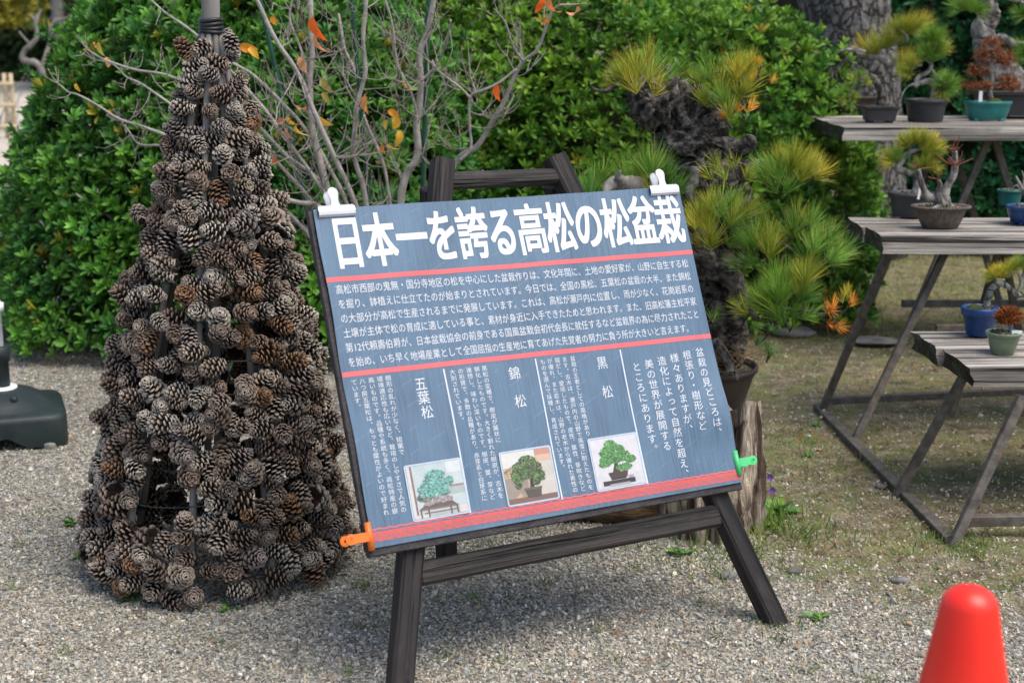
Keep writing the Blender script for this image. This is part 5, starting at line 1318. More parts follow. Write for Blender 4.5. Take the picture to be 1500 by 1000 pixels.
c = tp(1292, 180.5, ZT + .001); c[1] += .05; Y = c[1]
b2 = thing('potted_bonsai', 'little dark trunked bonsai leaning left out of a rectangular dark tray on the top table', 'bonsai', c, 'potted bonsai on the tables')
pot_mesh(b2, c, rad(27, Y), rad(24, Y), m_potdark, 'rect', rad(20, Y)); w = MB()
limb7(w, [(378, 470), (368, 430), (355, 385), (335, 350), (318, 340)], [24, 18, 14, 12, 7], Y, Y - .02, sides=12, lump=.4, ls=50, ridge=True, seed=3)
limb7(w, [(335, 350), (300, 345), (265, 360), (240, 395), (225, 430)], [8, 6, 5, 4, 3], Y, Y - .06, sides=8, seed=5)
w.build('trunk', m_blackbark, b2); fo = MB()
for x, y, dx_, dz_, n_ in ((270, 320, -.2, 1, 45), (240, 345, -.6, .9, 45), (300, 350, .3, .9, 45), (210, 395, -.6, .7, 50), (240, 420, .1, .4, 40), (200, 440, -.7, -.2, 36), (235, 455, .3, -.4, 36), (185, 410, -.9, .5, 30)):
    tuft(fo, at(*Z7(x, y + 10), Y - .04), (dx_, rng.normal() * .4, dz_), n_, rad(15, Y), NC['g' if x % 20 else 'yg'], 1.1, .0018)
fo.build('foliage', m_needle, b2, smooth=False)

c = tp(1362, 179.5, ZT + .001); c[1] += .07; Y = c[1]
b3 = thing('potted_bonsai', 'green needled pine with a twisting trunk in a round black pot on the top table', 'bonsai', c, 'potted bonsai on the tables')
pot_mesh(b3, c, rad(30, Y), rad(32, Y), m_potblack, 'round'); w = MB()
limb7(w, [(597, 448), (600, 410), (604, 378), (580, 360), (535, 368), (520, 385), (530, 345), (575, 318), (588, 285), (560, 258), (545, 240)], [17, 15, 14, 13, 12, 10, 11, 10, 8, 7, 4], Y, Y - .03, sides=12, lump=.3, ls=50, seed=6)
for q in ([(590, 310), (620, 345), (655, 372)], [(560, 258), (590, 225), (600, 190)], [(520, 385), (505, 375), (470, 400), (440, 470)], [(545, 290), (515, 295), (500, 310)]): limb7(w, q, [6, 5, 3, 3][:len(q)], Y - .02, Y - .06, sides=7, n=6, seed=9)
w.build('trunk', m_palebark, b3); fo = MB()
for x, y, dx_, dz_, n_, cc in ((590, 145, 0, 1, 90, 'g'), (620, 150, .7, .8, 60, 'g'), (565, 150, -.6, .8, 60, 'g'), (560, 215, -.5, .8, 90, 'g'), (610, 210, .4, .9, 100, 'g'), (590, 240, 0, .7, 70, 'g'), (640, 205, .8, .6, 60, 'yg'), (650, 345, .2, 1, 80, 'g'), (680, 360, .8, .6, 60, 'g'), (625, 350, -.5, .8, 60, 'g'), (660, 390, .5, 0, 50, 'gd'), (500, 275, -.4, .8, 70, 'yg'), (480, 310, -.7, .3, 50, 'yg'), (640, 400, .1, -.3, 40, 'yg')):
    tuft(fo, at(*Z7(x, y + 12), Y - .04), (dx_, rng.normal() * .4, dz_), int(n_ * 1.4), rad(25, Y), NC[cc], 1.1, .0015)
fo.build('foliage', m_needle, b3, smooth=False)

c = tp(1470, 169, ZT + .001); c[1] += .20; c = np.array([c[0], 6.42, ZT + .001]); Y = c[1]
b5 = thing('potted_bonsai', 'tall thick grey trunked pine in a big black rectangular pot, back right', 'bonsai', c, 'potted bonsai on the tables')
pot_mesh(b5, np.array([(1478 - 750) / FPX * Y * 1.02, Y, ZT + .001]), rad(76, Y), rad(39, Y), m_potblack, 'rect', rad(44, Y)); w = MB()
limb7(w, [(930, 385), (910, 345), (880, 300), (842, 240), (822, 190), (815, 135), (850, 95), (862, 50), (845, 10), (840, -40)], [75, 66, 56, 48, 42, 38, 32, 28, 24, 20], Y, Y - .05, sides=44, lump=.30, ls=48, ridge=True, seed=3, n=20)
limb7(w, [(870, 180), (905, 170), (950, 195), (1010, 200), (1060, 190)], [20, 16, 15, 12, 8], Y - .05, Y - .1, sides=12, lump=.35, ridge=True, seed=4)
for k in range(5): limb7(w, [(915 + k * 8, 320 - k * 5), (940 + k * 12, 330 + k * 8), (960 + k * 14, 392)], [22, 20, 14], Y - .04, Y - .08 + k * .03, sides=16, lump=.4, ls=50, ridge=True, seed=k)
limb7(w, [(855, 20), (900, -10), (980, 8), (1020, 20)], [12, 9, 8, 5], Y - .05, Y - .15, sides=9, lump=.3, seed=14)
w.build('trunk', m_palebark, b5); fo = MB()
for x, y, dx_, dz_, n_ in ((730, 15, -.4, .8, 80), (700, 25, -.8, .4, 60), (765, 20, .1, .9, 80), (800, 30, .6, .4, 60), (740, 0, 0, 1, 60), (1000, 40, 0, .6, 60), (985, 55, -.5, .2, 40), (985, 200, -.6, .4, 50), (1010, 215, 0, .8, 50), (990, 245, -.3, .1, 40)):
    tuft(fo, at(*Z7(x, y + 12), Y - .1), (dx_, rng.normal() * .4, dz_), n_, rad(26, Y), NC['g'], 1.0, .0018)
fo.build('foliage', m_needle, b5, smooth=False)

c = tp(1451, 178, ZT + .001); c[1] += .05; Y = c[1]
b4 = thing('potted_bonsai', 'rust brown tiered juniper in a teal glazed oval pot on the top table', 'bonsai', c, 'potted bonsai on the tables')
pot_mesh(b4, c, rad(34, Y), rad(28, Y), m_potteal, 'oval', rad(24, Y)); w = MB()
limb7(w, [(852, 445), (848, 400), (858, 350), (855, 300), (862, 250), (858, 205), (862, 180)], [14, 12, 10, 9, 7, 5, 3], Y, Y - .01, sides=9, lump=.3, seed=3)
for q in ([(856, 310), (820, 300), (785, 320)], [(860, 255), (900, 265), (920, 262)], [(852, 385), (800, 380), (770, 385)], [(856, 370), (910, 372), (940, 372)], [(858, 240), (830, 250), (810, 250)], [(850, 350), (830, 360), (815, 340)]): limb7(w, q, [5, 4, 2], Y, Y - .02, sides=6, n=5, seed=5)
w.build('trunk', m_palebark, b4); fo = MB()
for x, y, rx_, rz_, n_ in ((862, 190, 45, 18, 160), (820, 245, 42, 32, 240), (915, 265, 46, 36, 280), (795, 315, 46, 26, 240), (768, 382, 46, 22, 220), (835, 378, 30, 18, 120), (935, 368, 50, 36, 300), (880, 235, 30, 25, 100)):
    q = np.clip(rng.standard_normal((n_, 3)) * .5, -1, 1); pp = np.array([at(*Z7(x + a * rx_, y + b__ * rz_), Y + s_ * .05 - .01) for a, b__, s_ in q])
    fo.scatter(ND_V, ND_F, bases(rng.standard_normal((n_, 3)) + np.array([0, 0, .5])), pp, np.c_[np.full(n_, .004), np.full(n_, .004), .012 + .014 * rng.random(n_)], 0, None, np.array([.26, .085, .025]) * (.5 + .9 * rng.random((n_, 1))))
fo.build('foliage', m_needle, b4, smooth=False)
mo = MB(); mo.lathe([(.034, 0), (.03, .012), (.015, .02), (.0005, .022)], c + np.array([.02, -.02, rad(25, Y)]), 18); mo.build('moss_cushion', m_moss, b4); tag_stick(b4, *Z7(806, 455), Y - .05, .014, .045)

# --- middle table
def tm_(px, py, dy=.06): c = tp(px, py, ZM + .001); c[1] += dy; return c, c[1]
c, Y = tm_(1341, 319.5)
b6 = thing('potted_bonsai', 'yellow green pine with a bent trunk in a round black pot on the middle table', 'bonsai', c, 'potted bonsai on the tables')
pot_mesh(b6, c, rad(33, Y), rad(35, Y), m_potblack, 'round'); w = MB()
limb7(w, [(518, 862), (522, 810), (512, 775), (470, 760), (440, 745), (462, 710), (492, 680), (525, 665), (565, 665)], [17, 15, 14, 14, 14, 13, 10, 7, 4], Y, Y - .02, sides=12, lump=.3, ls=50, ridge=True, seed=3)
limb7(w, [(492, 680), (490, 650), (510, 630)], [7, 6, 4], Y, Y - .03, sides=8, seed=5)
w.build('trunk', m_palebark, b6); fo = MB()
for x, y, dx_, dz_, n_, cc in ((470, 625, -.5, .9, 80, 'yg'), (510, 605, -.1, 1, 100, 'yg'), (550, 610, .2, 1, 100, 'yg'), (590, 625, .6, .9, 100, 'y'), (610, 650, .9, .4, 70, 'yg'), (570, 650, .2, .6, 70, 'yg'), (415, 690, -.7, .5, 60, 'yg'), (435, 680, -.1, 1, 60, 'g'), (400, 705, -.9, .2, 40, 'y'), (560, 715, .2, .8, 70, 'yg'), (590, 725, .7, .4, 60, 'yg'), (535, 725, -.4, .5, 50, 'g')):
    tuft(fo, at(*Z7(x, y + 14), Y - .03), (dx_, rng.normal() * .4, dz_), int(n_ * 1.4), rad(27, Y), NC[cc], .95, .0014)
fo.build('foliage', m_needle, b6, smooth=False); tag_stick(b6, *Z7(530, 885), Y - .08, .008, .07, .15)

c, Y = tm_(1383, 336.5, .05)
b7 = thing('potted_bonsai', 'leafless pruned bonsai with pale stems in a wide brown oval bowl on the middle table', 'bonsai', c, 'potted bonsai on the tables')
pot_mesh(b7, c, rad(41, Y), rad(33, Y), m_potrope, 'bowl', rad(32, Y)); rp = MB(); k = 64
a = np.arange(k) / k * 6.283; rp.scatter(ico, ICOF, bases(np.stack([-np.sin(a), np.cos(a) * .8, a * 0], -1), np.zeros(k)), c + np.stack([np.cos(a) * rad(42, Y), np.sin(a) * rad(33, Y), np.full(k, rad(31, Y))], -1), np.full(k, .0055)); rp.build('rope_rim', m_potrope, b7); w = MB()
limb7(w, [(625, 905), (600, 880), (570, 870), (552, 835), (538, 790), (530, 752)], [30, 22, 20, 15, 12, 9], Y, Y - .03, sides=12, lump=.25, seed=3)
limb7(w, [(650, 920), (648, 870), (660, 825), (685, 780), (692, 720), (690, 672)], [30, 22, 18, 16, 14, 11], Y, Y - .01, sides=12, lump=.25, seed=5)
limb7(w, [(632, 905), (618, 860), (628, 825), (620, 798)], [16, 13, 11, 8], Y - .02, Y - .02, sides=10, lump=.25, seed=6)
for k in range(7): limb7(w, [(640, 905), (600 + k * 18, 925 + rng.normal() * 3), (585 + k * 24, 938)], [14, 9, 4], Y - .02, Y - .05 + .02 * k, sides=7, n=5, seed=k)
w.build('trunk', m_palebark, b7); tw_ = MB()
for x, y in ((690, 672), (690, 672), (685, 735), (700, 735), (620, 795), (530, 752), (530, 752), (700, 745)):
    for k in range(4):
        e = (x + rng.normal() * 32, y - 12 - abs(rng.normal()) * 26); limb7(tw_, [(x, y), ((x + e[0]) / 2 + rng.normal() * 5, (y + e[1]) / 2), e], [2.6, 2, 1.2], Y - .02, Y - .04, sides=5, n=4, seed=k)
tw_.build('red_twigs', mat('red_twig', (.20, .05, .035), (.36, .13, .08), rough=.7), b7)

c, Y = tm_(1520, 331, .07)
b8 = thing('potted_bonsai', 'blue glazed pot with soil at the far right end of the middle table', 'bonsai', c, 'potted bonsai on the tables')
pot_mesh(b8, c, rad(36, Y), rad(26, Y), m_potblue, 'oval'); w = MB()
limb(w, [(1512, 305), (1502, 285), (1494, 270), (1488, 258)], [4, 3.5, 2.5, 1.2], Y, Y, n=5)
for q in ([(1502, 285), (1490, 272), (1483, 276)], [(1497, 276), (1500, 262), (1497, 250)]): limb(w, q, [2, 1.6, 1], Y, Y, sides=7, n=5)
w.build('trunk', m_palebark, b8)
c, Y = tm_(1512, 312, .25)
b9 = thing('potted_bonsai', 'small teal pot behind the blue pot at the right end of the middle table', 'bonsai', c, 'potted bonsai on the tables')
pot_mesh(b9, c, rad(18, Y), rad(22, Y), m_potteal, 'round'); w = MB(); limb(w, [(1512, 292), (1516, 270), (1510, 250)], [3, 2.5, 1.5], Y, Y, n=5); w.build('trunk', m_palebark, b9)

# --- lowest table
def ZB(x, y): return (1380 + x * .18, 380 + y * .18)
c = tp(1443, 496, ZL + .001); c[1] += .06; Y = c[1]
b10 = thing('potted_bonsai', 'wired pine curving right out of a deep blue pot on the lowest table', 'bonsai', c, 'potted bonsai on the tables')
pot_mesh(b10, c, rad(27.5, Y), rad(42, Y), m_potblue, 'taper'); w = MB()
S_ = limb(w, [ZB(*q) for q in ((362, 400), (375, 330), (398, 260), (440, 212), (500, 200), (545, 225), (600, 275), (650, 290), (720, 260))], [5, 5, 4.6, 4.4, 4.2, 4, 3.8, 3.6, 3], Y, Y - .02, sides=12, lump=.15, seed=3)
limb(w, [ZB(*q) for q in ((600, 275), (640, 200), (620, 110), (560, 110), (500, 110))], [3, 2.6, 2, 1.6, 1], Y - .02, Y - .05, sides=8, n=6)
limb(w, [ZB(*q) for q in ((640, 180), (670, 90), (660, 60))], [2.4, 2, 1.6], Y - .02, Y - .02, sides=8, n=6)
w.build('trunk', m_palebark, b10); wr = MB()
q = np.linspace(0, 1, 150); ii = q * (len(S_) - 1); P_ = np.stack([np.interp(ii, np.arange(len(S_)), S_[:, k]) for k in range(4)], -1); T_ = nrm(np.gradient(P_[:, :3], axis=0)); x_ = nrm(np.cross(T_, [0, 1, 0])); y_ = np.cross(T_, x_); ph_ = q * 6.283 * 8
wr.tube(P_[:, :3] + (x_ * np.cos(ph_)[:, None] + y_ * np.sin(ph_)[:, None]) * (P_[:, 3:4] + .0015), .0018, 5); wr.build('training_wire', m_stake, b10); fo = MB()
for x, y, dx_, dz_, n_, cc in ((420, 100, -.5, .8, 80, 'y'), (460, 85, -.1, 1, 80, 'y'), (390, 110, -.9, .4, 50, 'yg'), (500, 90, .3, .9, 70, 'yg'), (550, 60, -.2, 1, 70, 'yg'), (600, 30, 0, 1, 70, 'yg'), (650, 0, .2, 1, 70, 'g'), (690, 40, .6, .7, 60, 'yg')):
    tuft(fo, at(*ZB(x, y + 30), Y - .04), (dx_, rng.normal() * .4, dz_), n_, rad(24, Y), NC[cc], .9, .0012)
fo.build('foliage', m_needle, b10, smooth=False)
mo = MB(); mo.lathe([(.022, 0), (.019, .010), (.01, .016), (.0005, .018)], c + np.array([-.02, -.005, rad(38, Y)]), 18); mo.build('moss_cushion', m_moss, b10)
c = tp(1476, 523, ZL + .001); c[1] += .045; Y = c[1]
b11 = thing('potted_bonsai', 'rust brown dwarf bush in a small pale green pot, lowest table', 'bonsai', c, 'potted bonsai on the tables')
pot_mesh(b11, c, rad(26, Y), rad(34, Y), m_potgreen, 'bowl'); w = MB()
limb(w, [ZB(558, 650), ZB(556, 600), ZB(550, 555), ZB(548, 500)], [1.6, 1.5, 1.4, 1], Y, Y, sides=8, n=5); w.build('trunk', m_palebark, b11)
bnd = MB(); p = at(*ZB(556, 590), Y); bnd.tube([p + np.array([0, 0, -.008]), p + np.array([0, 0, .008])], .0036, 10); bnd.build('blue_tie', mat('blue_tie', (.02, .22, .6), rough=.5), b11)
fo = MB(); n_ = 900; g_ = nrm(rng.standard_normal((n_, 3))) * (rng.random((n_, 1)) ** .4) * np.array([20, 1, 14]); g_[:, 2] = np.where(g_[:, 2] < 0, g_[:, 2] * .7, g_[:, 2])
pp = np.array([at(1380 + 545 * .18 + a, 380 + 470 * .18 - z_, Y + y_ * .035) for a, y_, z_ in g_])
fo.scatter(ND_V, ND_F, bases(nrm(g_ / np.array([20, 1, 14])) + np.array([0, 0, .5]) + .5 * rng.standard_normal((n_, 3))), pp, np.c_[np.full(n_, .0035), np.full(n_, .0035), .008 + .008 * rng.random(n_)], 0, None, np.array([.32, .10, .025]) * (.45 + .95 * rng.random((n_, 1))))
fo.build('foliage', m_needle, b11, smooth=False); mb = MB(); p = at(*ZB(610, 592), Y - .03); mb.box(p + np.array([-.014, -.0006, -.005]), p + np.array([.014, .0006, .005])); mb.build('plant_tag', m_whitepl, b11, smooth=False)

# ------------------------------------------------------------------ traffic cone in the near right corner
cy = 1.60; ctop = at(1419, 857, cy); cx, ctz = ctop[0] + .012, ctop[2] - .012
tc_ = thing('traffic_cone', 'bright red plastic traffic cone with a rounded top, near the lower right corner', 'traffic cone', (cx, cy + .03, 0))
cb = np.array([cx, cy + .03, 0]); mb = MB(); rt = .0325
pr = [(.172, .028), (.165, .034), (.150, .045)]
zc = ctz - rt * .78
for t in np.linspace(0, 1, 14): pr.append((.145 + (rt * 1.0 - .145) * t, .06 + (zc - .06) * t))
pr = pr[:-1] + [(rt * math.cos(a), zc + rt * .78 * math.sin(a)) for a in np.linspace(.12, math.pi / 2 - .001, 12)]
mb.lathe(pr, cb, 64); mb.build('cone_body', m_cone_red, tc_)
mb = MB(); mb.box((cx - .19, cy + .03 - .19, .0), (cx + .19, cy + .03 + .19, .03), bev=.008); mb.build('base_plate', m_cone_red, tc_, smooth=False)

# ------------------------------------------------------------------ parasol base at the left edge
uc = on(6, 639); uc[2] = 0; uY = uc[1]
ub = thing('parasol_base', 'black plastic parasol base with a white pole at the left edge of the gravel', 'parasol base', uc)
hw = .195; mb = MB()
n = 64; an = np.arange(n) / n * 2 * np.pi
def sq(r, p): return r / (np.abs(np.cos(an)) ** p + np.abs(np.sin(an)) ** p) ** (1 / p)
V = []
for r, z_, p in ((hw * 1.0, .03, 7), (hw * 1.0, .085, 7), (hw * .985, .098, 7), (hw * .95, .104, 7), (hw * .86, .108, 5), (hw * .80, .113, 3), (hw * .72, .128, 2.2), (hw * .56, .148, 2), (hw * .36, .160, 2), (hw * .26, .163, 2), (.002, .163, 2)):
    q = sq(r, p); zz = np.full(n, z_)
    if z_ == .03: zz = .004 + .038 * (np.exp(-((np.abs(np.cos(an)) - np.abs(np.sin(an))) * 0 + np.minimum(np.abs(np.sin(an * 2)), 1) * 2.2) ** 2))
    V.append(np.stack([q * np.cos(an), q * np.sin(an), zz], -1) + uc)
rot = .35; V = np.array(V); d_ = V - uc; V = np.stack([d_[..., 0] * math.cos(rot) - d_[..., 1] * math.sin(rot), d_[..., 0] * math.sin(rot) + d_[..., 1] * math.cos(rot), d_[..., 2]], -1) + uc
i = np.arange(len(V) - 1)[:, None] * n; j = np.arange(n)[None]; j2 = (j + 1) % n
mb.add(V.reshape(-1, 3), np.stack([i + j, i + j2, i + n + j2, i + n + j], -1).reshape(-1, 4)); mb.build('base_body', m_blackpl, ub)
mb = MB()
mb.lathe([(.052, .159), (.052, .169), (.03, .170)], uc, 30); mb.build('white_ring', m_whitepl, ub)
mb = MB(); mb.lathe([(.031, .163), (.031, .25), (.036, .252), (.037, .298), (.030, .302), (.012, .302)], uc, 30); mb.build('collar', m_blackpl, ub)
mb = MB(); mb.lathe([(.019, .2), (.019, .415), (.028, .416), (.028, .442), (.019, .444), (.018, .45), (.001, .45)], uc, 24); mb.build('pole', m_whitepl, ub)
kb = MB(); a = .35 - .6; p = uc + np.array([hw * .58 * math.cos(-.9), hw * .58 * math.sin(-.9), .143]); kb.lathe([(.012, 0), (.012, .008), (.009, .012), (.0005, .012)], p, 16); kb.build('water_cap', m_blackpl, ub)

# ------------------------------------------------------------------ small plants, stones
def rosette(name, label, cat, p, n, L_, w, cols, seed, stem=.0):
    g_ = np.random.default_rng(seed); mb = MB()
    for k in range(n):
        a = g_.random() * 6.283; el = .35 + .7 * g_.random(); l = L_ * (.6 + .6 * g_.random()); d = np.array([math.cos(a) * math.cos(el), math.sin(a) * math.cos(el), math.sin(el)]); s_ = np.array([-math.sin(a), math.cos(a), 0])
        q0 = p + np.array([g_.normal() * L_ * .18, g_.normal() * L_ * .18, 0]); up = np.cross(s_, d); col = np.array(cols[g_.integers(0, len(cols))]) * (.8 + .4 * g_.random())
        rows_ = []
        for t, ww in ((0, .12), (.35, .7), (.65, 1), (.85, .7), (1, .05)):
            c_ = q0 + d * l * t - np.array([0, 0, 1]) * l * .25 * t * t
            for s3 in (-1, 0, 1): rows_.append(c_ + s_ * s3 * w * l * ww * .5 + np.array([0, 0, 1]) * abs(s3) * w * l * .12)
        i = np.arange(4)[:, None] * 3; j = np.arange(2)[None]; mb.add(rows_, np.stack([i + j, i + j + 1, i + 4 + j, i + 3 + j], -1).reshape(-1, 4), 0, col)
    return mb
GW = [(.06, .22, .03), (.10, .28, .04), (.16, .30, .04)]
YW = [(.30, .30, .03), (.20, .28, .04), (.12, .24, .03)]
def flowerplant(px, py, label, cols, fl, n, seed, L_=.06, hts=(.06, .1), nf=3, fs=.010):
    p = on(px, py); p[2] = 0; t = thing('wild_flower', label, 'plant', p)
    rosette('leaves', '', '', p, n, L_, .5, cols, seed).build('leaves', m_weed, t, smooth=False)
    g_ = np.random.default_rng(seed)
    for k in range(nf):
        q = p + np.array([g_.normal() * .03, g_.normal() * .02, hts[0] + (hts[1] - hts[0]) * g_.random()]); mb = MB()
        mb.tube(spline([p + np.array([g_.normal() * .01, 0, 0]), (p + q) / 2 + g_.standard_normal(3) * .006, q], 5), .0011, 5, 0, (.10, .22, .05)); mb.build('stalk', m_weed, t)
        mb = MB()
        for a in np.arange(5) * 1.2566:
            d = np.array([math.cos(a), -.5, math.sin(a)]); s_ = nrm(np.cross(d, [0, 1, .01])); mb.add([q, q + d * fs * .6 + s_ * fs * .4, q + d * fs, q + d * fs * .6 - s_ * fs * .4], np.array([[0, 1, 2, 3]]), 0, fl)
        mb.build('flower', m_weed, t, smooth=False)
flowerplant(1140, 752, 'low green weed with small violet flowers at the right of the stump', GW, (.22, .07, .50), 16, 5, .06, (.05, .10), 2, .011)
flowerplant(1182, 668, 'thin weed with tiny orange flowers between the stump and the table frame', GW, (.60, .19, .02), 6, 6, .03, (.03, .07), 4, .006)
flowerplant(1196, 625, 'sparse weed with tiny white flowers at the corner of the table frame', GW, (.55, .55, .52), 5, 8, .03, (.03, .08), 5, .005)
for px, py, n_, L_, cols, lab, sd_ in ((1105, 770, 20, .07, YW, 'yellowish broad leaved weed growing against the stump', 11), (1095, 700, 12, .055, YW, 'yellow green leaves sprouting beside the green plastic clip', 12), (187, 878, 14, .035, GW, 'bright green weed at the foot of the nearest left tower pole', 13), (222, 880, 12, .03, GW, 'small green weed under the pine cones at the front left of the tower', 14), (335, 895, 9, .026, GW, 'tiny round leaved weed in front of the middle of the tower', 15), (105, 767, 12, .035, GW, 'clover like green weed on the gravel left of the tower', 16), (200, 565, 14, .055, GW, 'young green seedlings at the foot of the dark green shrub', 17), (115, 820, 9, .03, GW, 'small green weed by the leftmost pine cones of the tower', 18), (1000, 812, 12, .035, GW, 'low green weed beneath the right end of the easel rail', 19), (1198, 905, 8, .03, GW, 'flat pale green weed on the gravel right of the easel foot', 20)):
    p = on(px, py); p[2] = .0 if sd_ != 12 else .06
    solo(rosette('', '', '', p, n_, L_, .5, cols, sd_), 'weed', m_weed, lab, 'weed', p, 'weeds in the gravel', smooth=False)
def stone(px, py, r, label, seed, sq_=(1.2, .9, .65)):
    p = on(px, py); p[2] = 0; g_ = np.random.default_rng(seed); mb = MB(); n = 20; a = np.arange(n) / n * 6.283; V = []
    for el in np.linspace(-.6, 1.57, 9): V.append(np.stack([np.cos(a) * math.cos(el), np.sin(a) * math.cos(el), np.full(n, math.sin(el))], -1))
    V = np.array(V); V = V * (1 + .22 * vn(V, 1.4, seed) + .08 * vn(V, 4, seed))[..., None] * r * np.array(sq_) + p + np.array([0, 0, r * .25])
    i = np.arange(8)[:, None] * n; j = np.arange(n)[None]; j2 = (j + 1) % n; mb.add(V.reshape(-1, 3), np.stack([i + j, i + j2, i + n + j2, i + n + j], -1).reshape(-1, 4))
    solo(mb, 'stone', m_rock, label, 'stone', p, 'loose stones')
stone(1067, 845, .017, 'grey stone on the gravel left of the right easel foot', 3); stone(1166, 838, .016, 'pale angular stone on the gravel right of the easel leg', 4, (1.4, .8, .5)); stone(1318, 852, .018, 'flat grey stone between the table frame and the traffic cone', 5, (1.3, .8, .5))
stone(1160, 492, .06, 'big grey rock half hidden under the yellow green shrub', 6, (1.5, .8, .5)); stone(1262, 405, .0, '', 7) if False else None
stone(1278, 505, .07, 'flat grey rock in the grass behind the table legs', 8, (1.6, .9, .2)); stone(72, 655, .022, 'small stone beside the corner of the parasol base', 9, (1.2, .8, .6)); stone(1290, 715, .014, 'small pale stone inside the table frame', 10); stone(975, 850, .009, 'tiny pale stone under the easel rail', 11)

# ------------------------------------------------------------------ old pine trunk behind the tables
tY = 8.6; mb = MB()
P_ = spline([[*at(1280, 345, tY), .20], [*at(1275, 260, tY), .19], [*at(1265, 150, tY), .21], [*at(1250, 60, tY), .23], [*at(1236, 0, tY), .245], [*at(1205, -160, tY), .24], [*at(1170, -500, tY), .22]], 14)
P_[0, 2] = -.05
mb.tube(P_[:, :3], P_[:, 3], 44, lump=.03, lscale=9, seed=3); 
pt = thing('pine_tree', 'old pine trunk with thick plated bark behind the topmost table', 'tree', (P_[0, 0], tY, 0)); mb.build('trunk', m_pinetrunk, pt)
crn = MB()
for k in range(70):
    a = rng.random() * 6.283; q = P_[-1, :3] + np.array([math.cos(a) * (.4 + rng.random() * 1.3), math.sin(a) * (.4 + rng.random() * 1.3), .3 + rng.random() * .8]); tuft(crn, q, (math.cos(a) * .5, math.sin(a) * .5, 1), 60, .16, NC['gd'], 1.1, .003)
crn.build('crown', m_needle, pt, smooth=False); lb = MB()
for k in range(7):
    a = k * .9; q = P_[-1, :3]; lb.tube(spline([q + np.array([0, 0, -.3]), q + np.array([math.cos(a) * .5, math.sin(a) * .5, .2]), q + np.array([math.cos(a) * 1.4, math.sin(a) * 1.4, .5])], 5), np.linspace(.09, .02, 11), 8)
lb.build('limbs', m_pinetrunk, pt)

# ------------------------------------------------------------------ buildings and garden far behind
def hall(name, label, x0, x1, y0, y1, h, posts, parts):
    t = thing(name, label, 'building', ((x0 + x1) / 2, y0, 0)); mb = MB(); mb.box((x0, y0 + .5, 0), (x1, y1, h)); mb.build('wall', m_darkwood, t, smooth=False)
    mb = MB(); z = h; mb.add([(x0 - .8, y0 - .6, z), (x1 + .8, y0 - .6, z), (x1 + .8, y1 + .6, z), (x0 - .8, y1 + .6, z), (x0 + .5, (y0 + y1) / 2, z + 1.6), (x1 - .5, (y0 + y1) / 2, z + 1.6)], [np.array([[0, 1, 5, 4], [2, 3, 4, 5], [3, 2, 1, 0]]), np.array([[1, 2, 5], [3, 0, 4]])]); mb.build('roof', m_rooftile, t, smooth=False)
    for x in posts: mb = MB(); mb.box((x - .07, y0, 0), (x + .07, y0 + .14, h), bev=.01); mb.build('post', m_rock, t, smooth=False)
    for (a, b_, z0, z1) in parts: mb = MB(); mb.box((a, y0 + .42, z0), (b_, y0 + .5 - .003, z1)); mb.build('panel', m_postgrey, t, smooth=False)
    return t
YB = 26.0
hall('timber_hall', 'dark timber building with grey posts behind the left shrub, upper left', (80 - 750) / FPX * YB, -4.0, YB, YB + 5, 3.2, ((100 - 750) / FPX * YB, -5.2), (((80 - 750) / FPX * YB, (91 - 750) / FPX * YB, 0, 3.1),))
hall('timber_hall', 'black timber building in shade behind the pine trunk, upper right', 1.6, 7.5, 13.0, 17, 3.4, (3.0, 5.0), ())
wl_ = MB(); wl_.box((-34, 33, .3), (-6.5, 33.3, 2.0), bev=.02); cp_ = MB(); cp_.box((-34.1, 32.8, 2.003), (-6.4, 33.5, 2.22), bev=.05)
gw = thing('garden_wall', 'tan earthen garden wall with a tiled coping, far behind at the upper left', 'wall', (-10, 33.1, .3)); wl_.build('wall_body', m_earthwall, gw, smooth=False); cp_.build('coping', m_rooftile, gw, smooth=False)
fY = 17.5; bf = thing('bamboo_fence', 'low pale bamboo fence with open bars at the far upper left', 'fence', (-6.4, fY, 0))
gF = float(gz(np.array(-6.3), np.array(fY)))
xr = (26 - 750) / FPX * fY
for k in range(16):
    x = xr - k * .085
    if k % 3 == 2: continue
    mb = MB(); mb.tube([(x, fY + .02 * (k % 2), gF - .02), (x + .01, fY + .02 * (k % 2), gF + .35), (x, fY + .02 * (k % 2), gF + .74)], [.027, .025, .024], 10); mb.build('bamboo_bar', m_palebamboo, bf)
for z in (.14, .38, .62): mb = MB(); mb.tube([(xr - 1.4, fY - .045, gF + z), (xr - .6, fY - .045, gF + z + .01), (xr + .04, fY - .045, gF + z)], .022, 10); mb.build('bamboo_rail', m_palebamboo, bf)
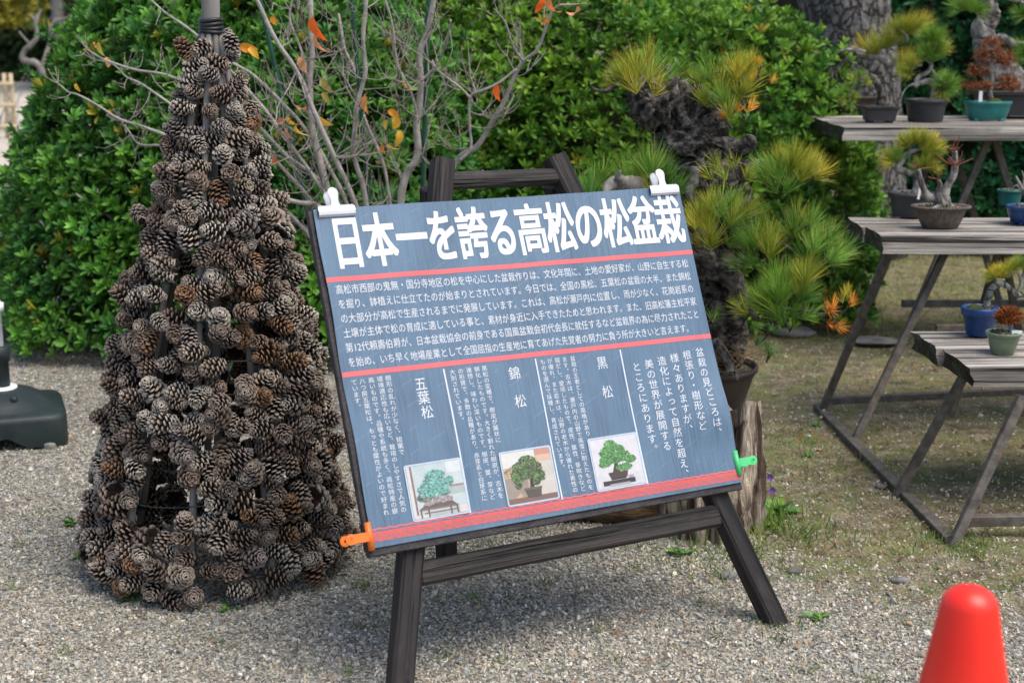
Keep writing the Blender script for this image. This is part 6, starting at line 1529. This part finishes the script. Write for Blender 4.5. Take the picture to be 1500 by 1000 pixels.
cit = shrub('citrus_shrub', 'yellow green bush above the bamboo fence at the far upper left', 'shrub', (-6.75, 18.8), .95, .9, 1.3, 2400, .12, (.10, .15, .02), (.30, .26, .03), 71, .35, z0=1.22)
ct = MB(); ct.tube([(-6.75, 18.8, -.05), (-6.72, 18.8, .7), (-6.75, 18.8, 1.7)], [.07, .055, .05], 9); ct.build('trunk', m_darkwood, cit)
shrub('evergreen_shrub', 'distant dark shrub behind the bamboo fence and the tan wall', 'shrub', (-9.6, 30.5), 1.6, 1.2, 1.9, 1500, .25, (.03, .07, .03), (.06, .11, .03), 73, .0)
shrub('distant_hedge', 'long dark tree belt beyond the tan garden wall at the far upper left', 'hedge', (-20, 42), 16, 2.5, 4.2, 2600, .42, (.02, .06, .025), (.05, .10, .03), 75)
dY = 12.5; dt = thing('dead_branch_tree', 'small bleached grey dead tree on the sand left of the dark green shrub', 'tree', (*at(40, 110, dY)[:2], 0)); w = MB()
p0 = at(62, 125, dY); 
limb(w, [(66, 200), (64, 150), (60, 105), (52, 92), (40, 90), (33, 86), (37, 74), (45, 66), (53, 56), (54, 44), (52, 32), (58, 20), (61, 14)], [6, 6, 5, 4.5, 4.5, 4.5, 4, 4, 3.4, 3, 3, 2, 1.2], dY, dY, sides=9, n=6, lump=.2)
limb(w, [(45, 66), (36, 56), (28, 46)], [2, 1.5, 1], dY, dY, sides=7, n=5); limb(w, [(60, 100), (72, 66), (74, 44), (80, 30), (92, 28), (103, 24)], [3, 3, 2.4, 2, 1.6, 1], dY, dY + .1, sides=7, n=5)
limb(w, [(52, 32), (48, 26), (44, 22)], [2, 1.4, 1], dY, dY, sides=7, n=5); limb(w, [(80, 48), (92, 44), (100, 50)], [1.6, 1.4, 1], dY, dY, sides=6, n=5)
w.build('trunk', m_greywood, dt)
# greenery beyond, so that no gap opens when the view shifts
shrub('evergreen_shrub', 'tall dark hedge bush at the far right edge behind the tables', 'shrub', (5.3, 10.2), 1.6, 1.0, 2.6, 3500, .11, (.012, .07, .028), (.028, .11, .035), 81)
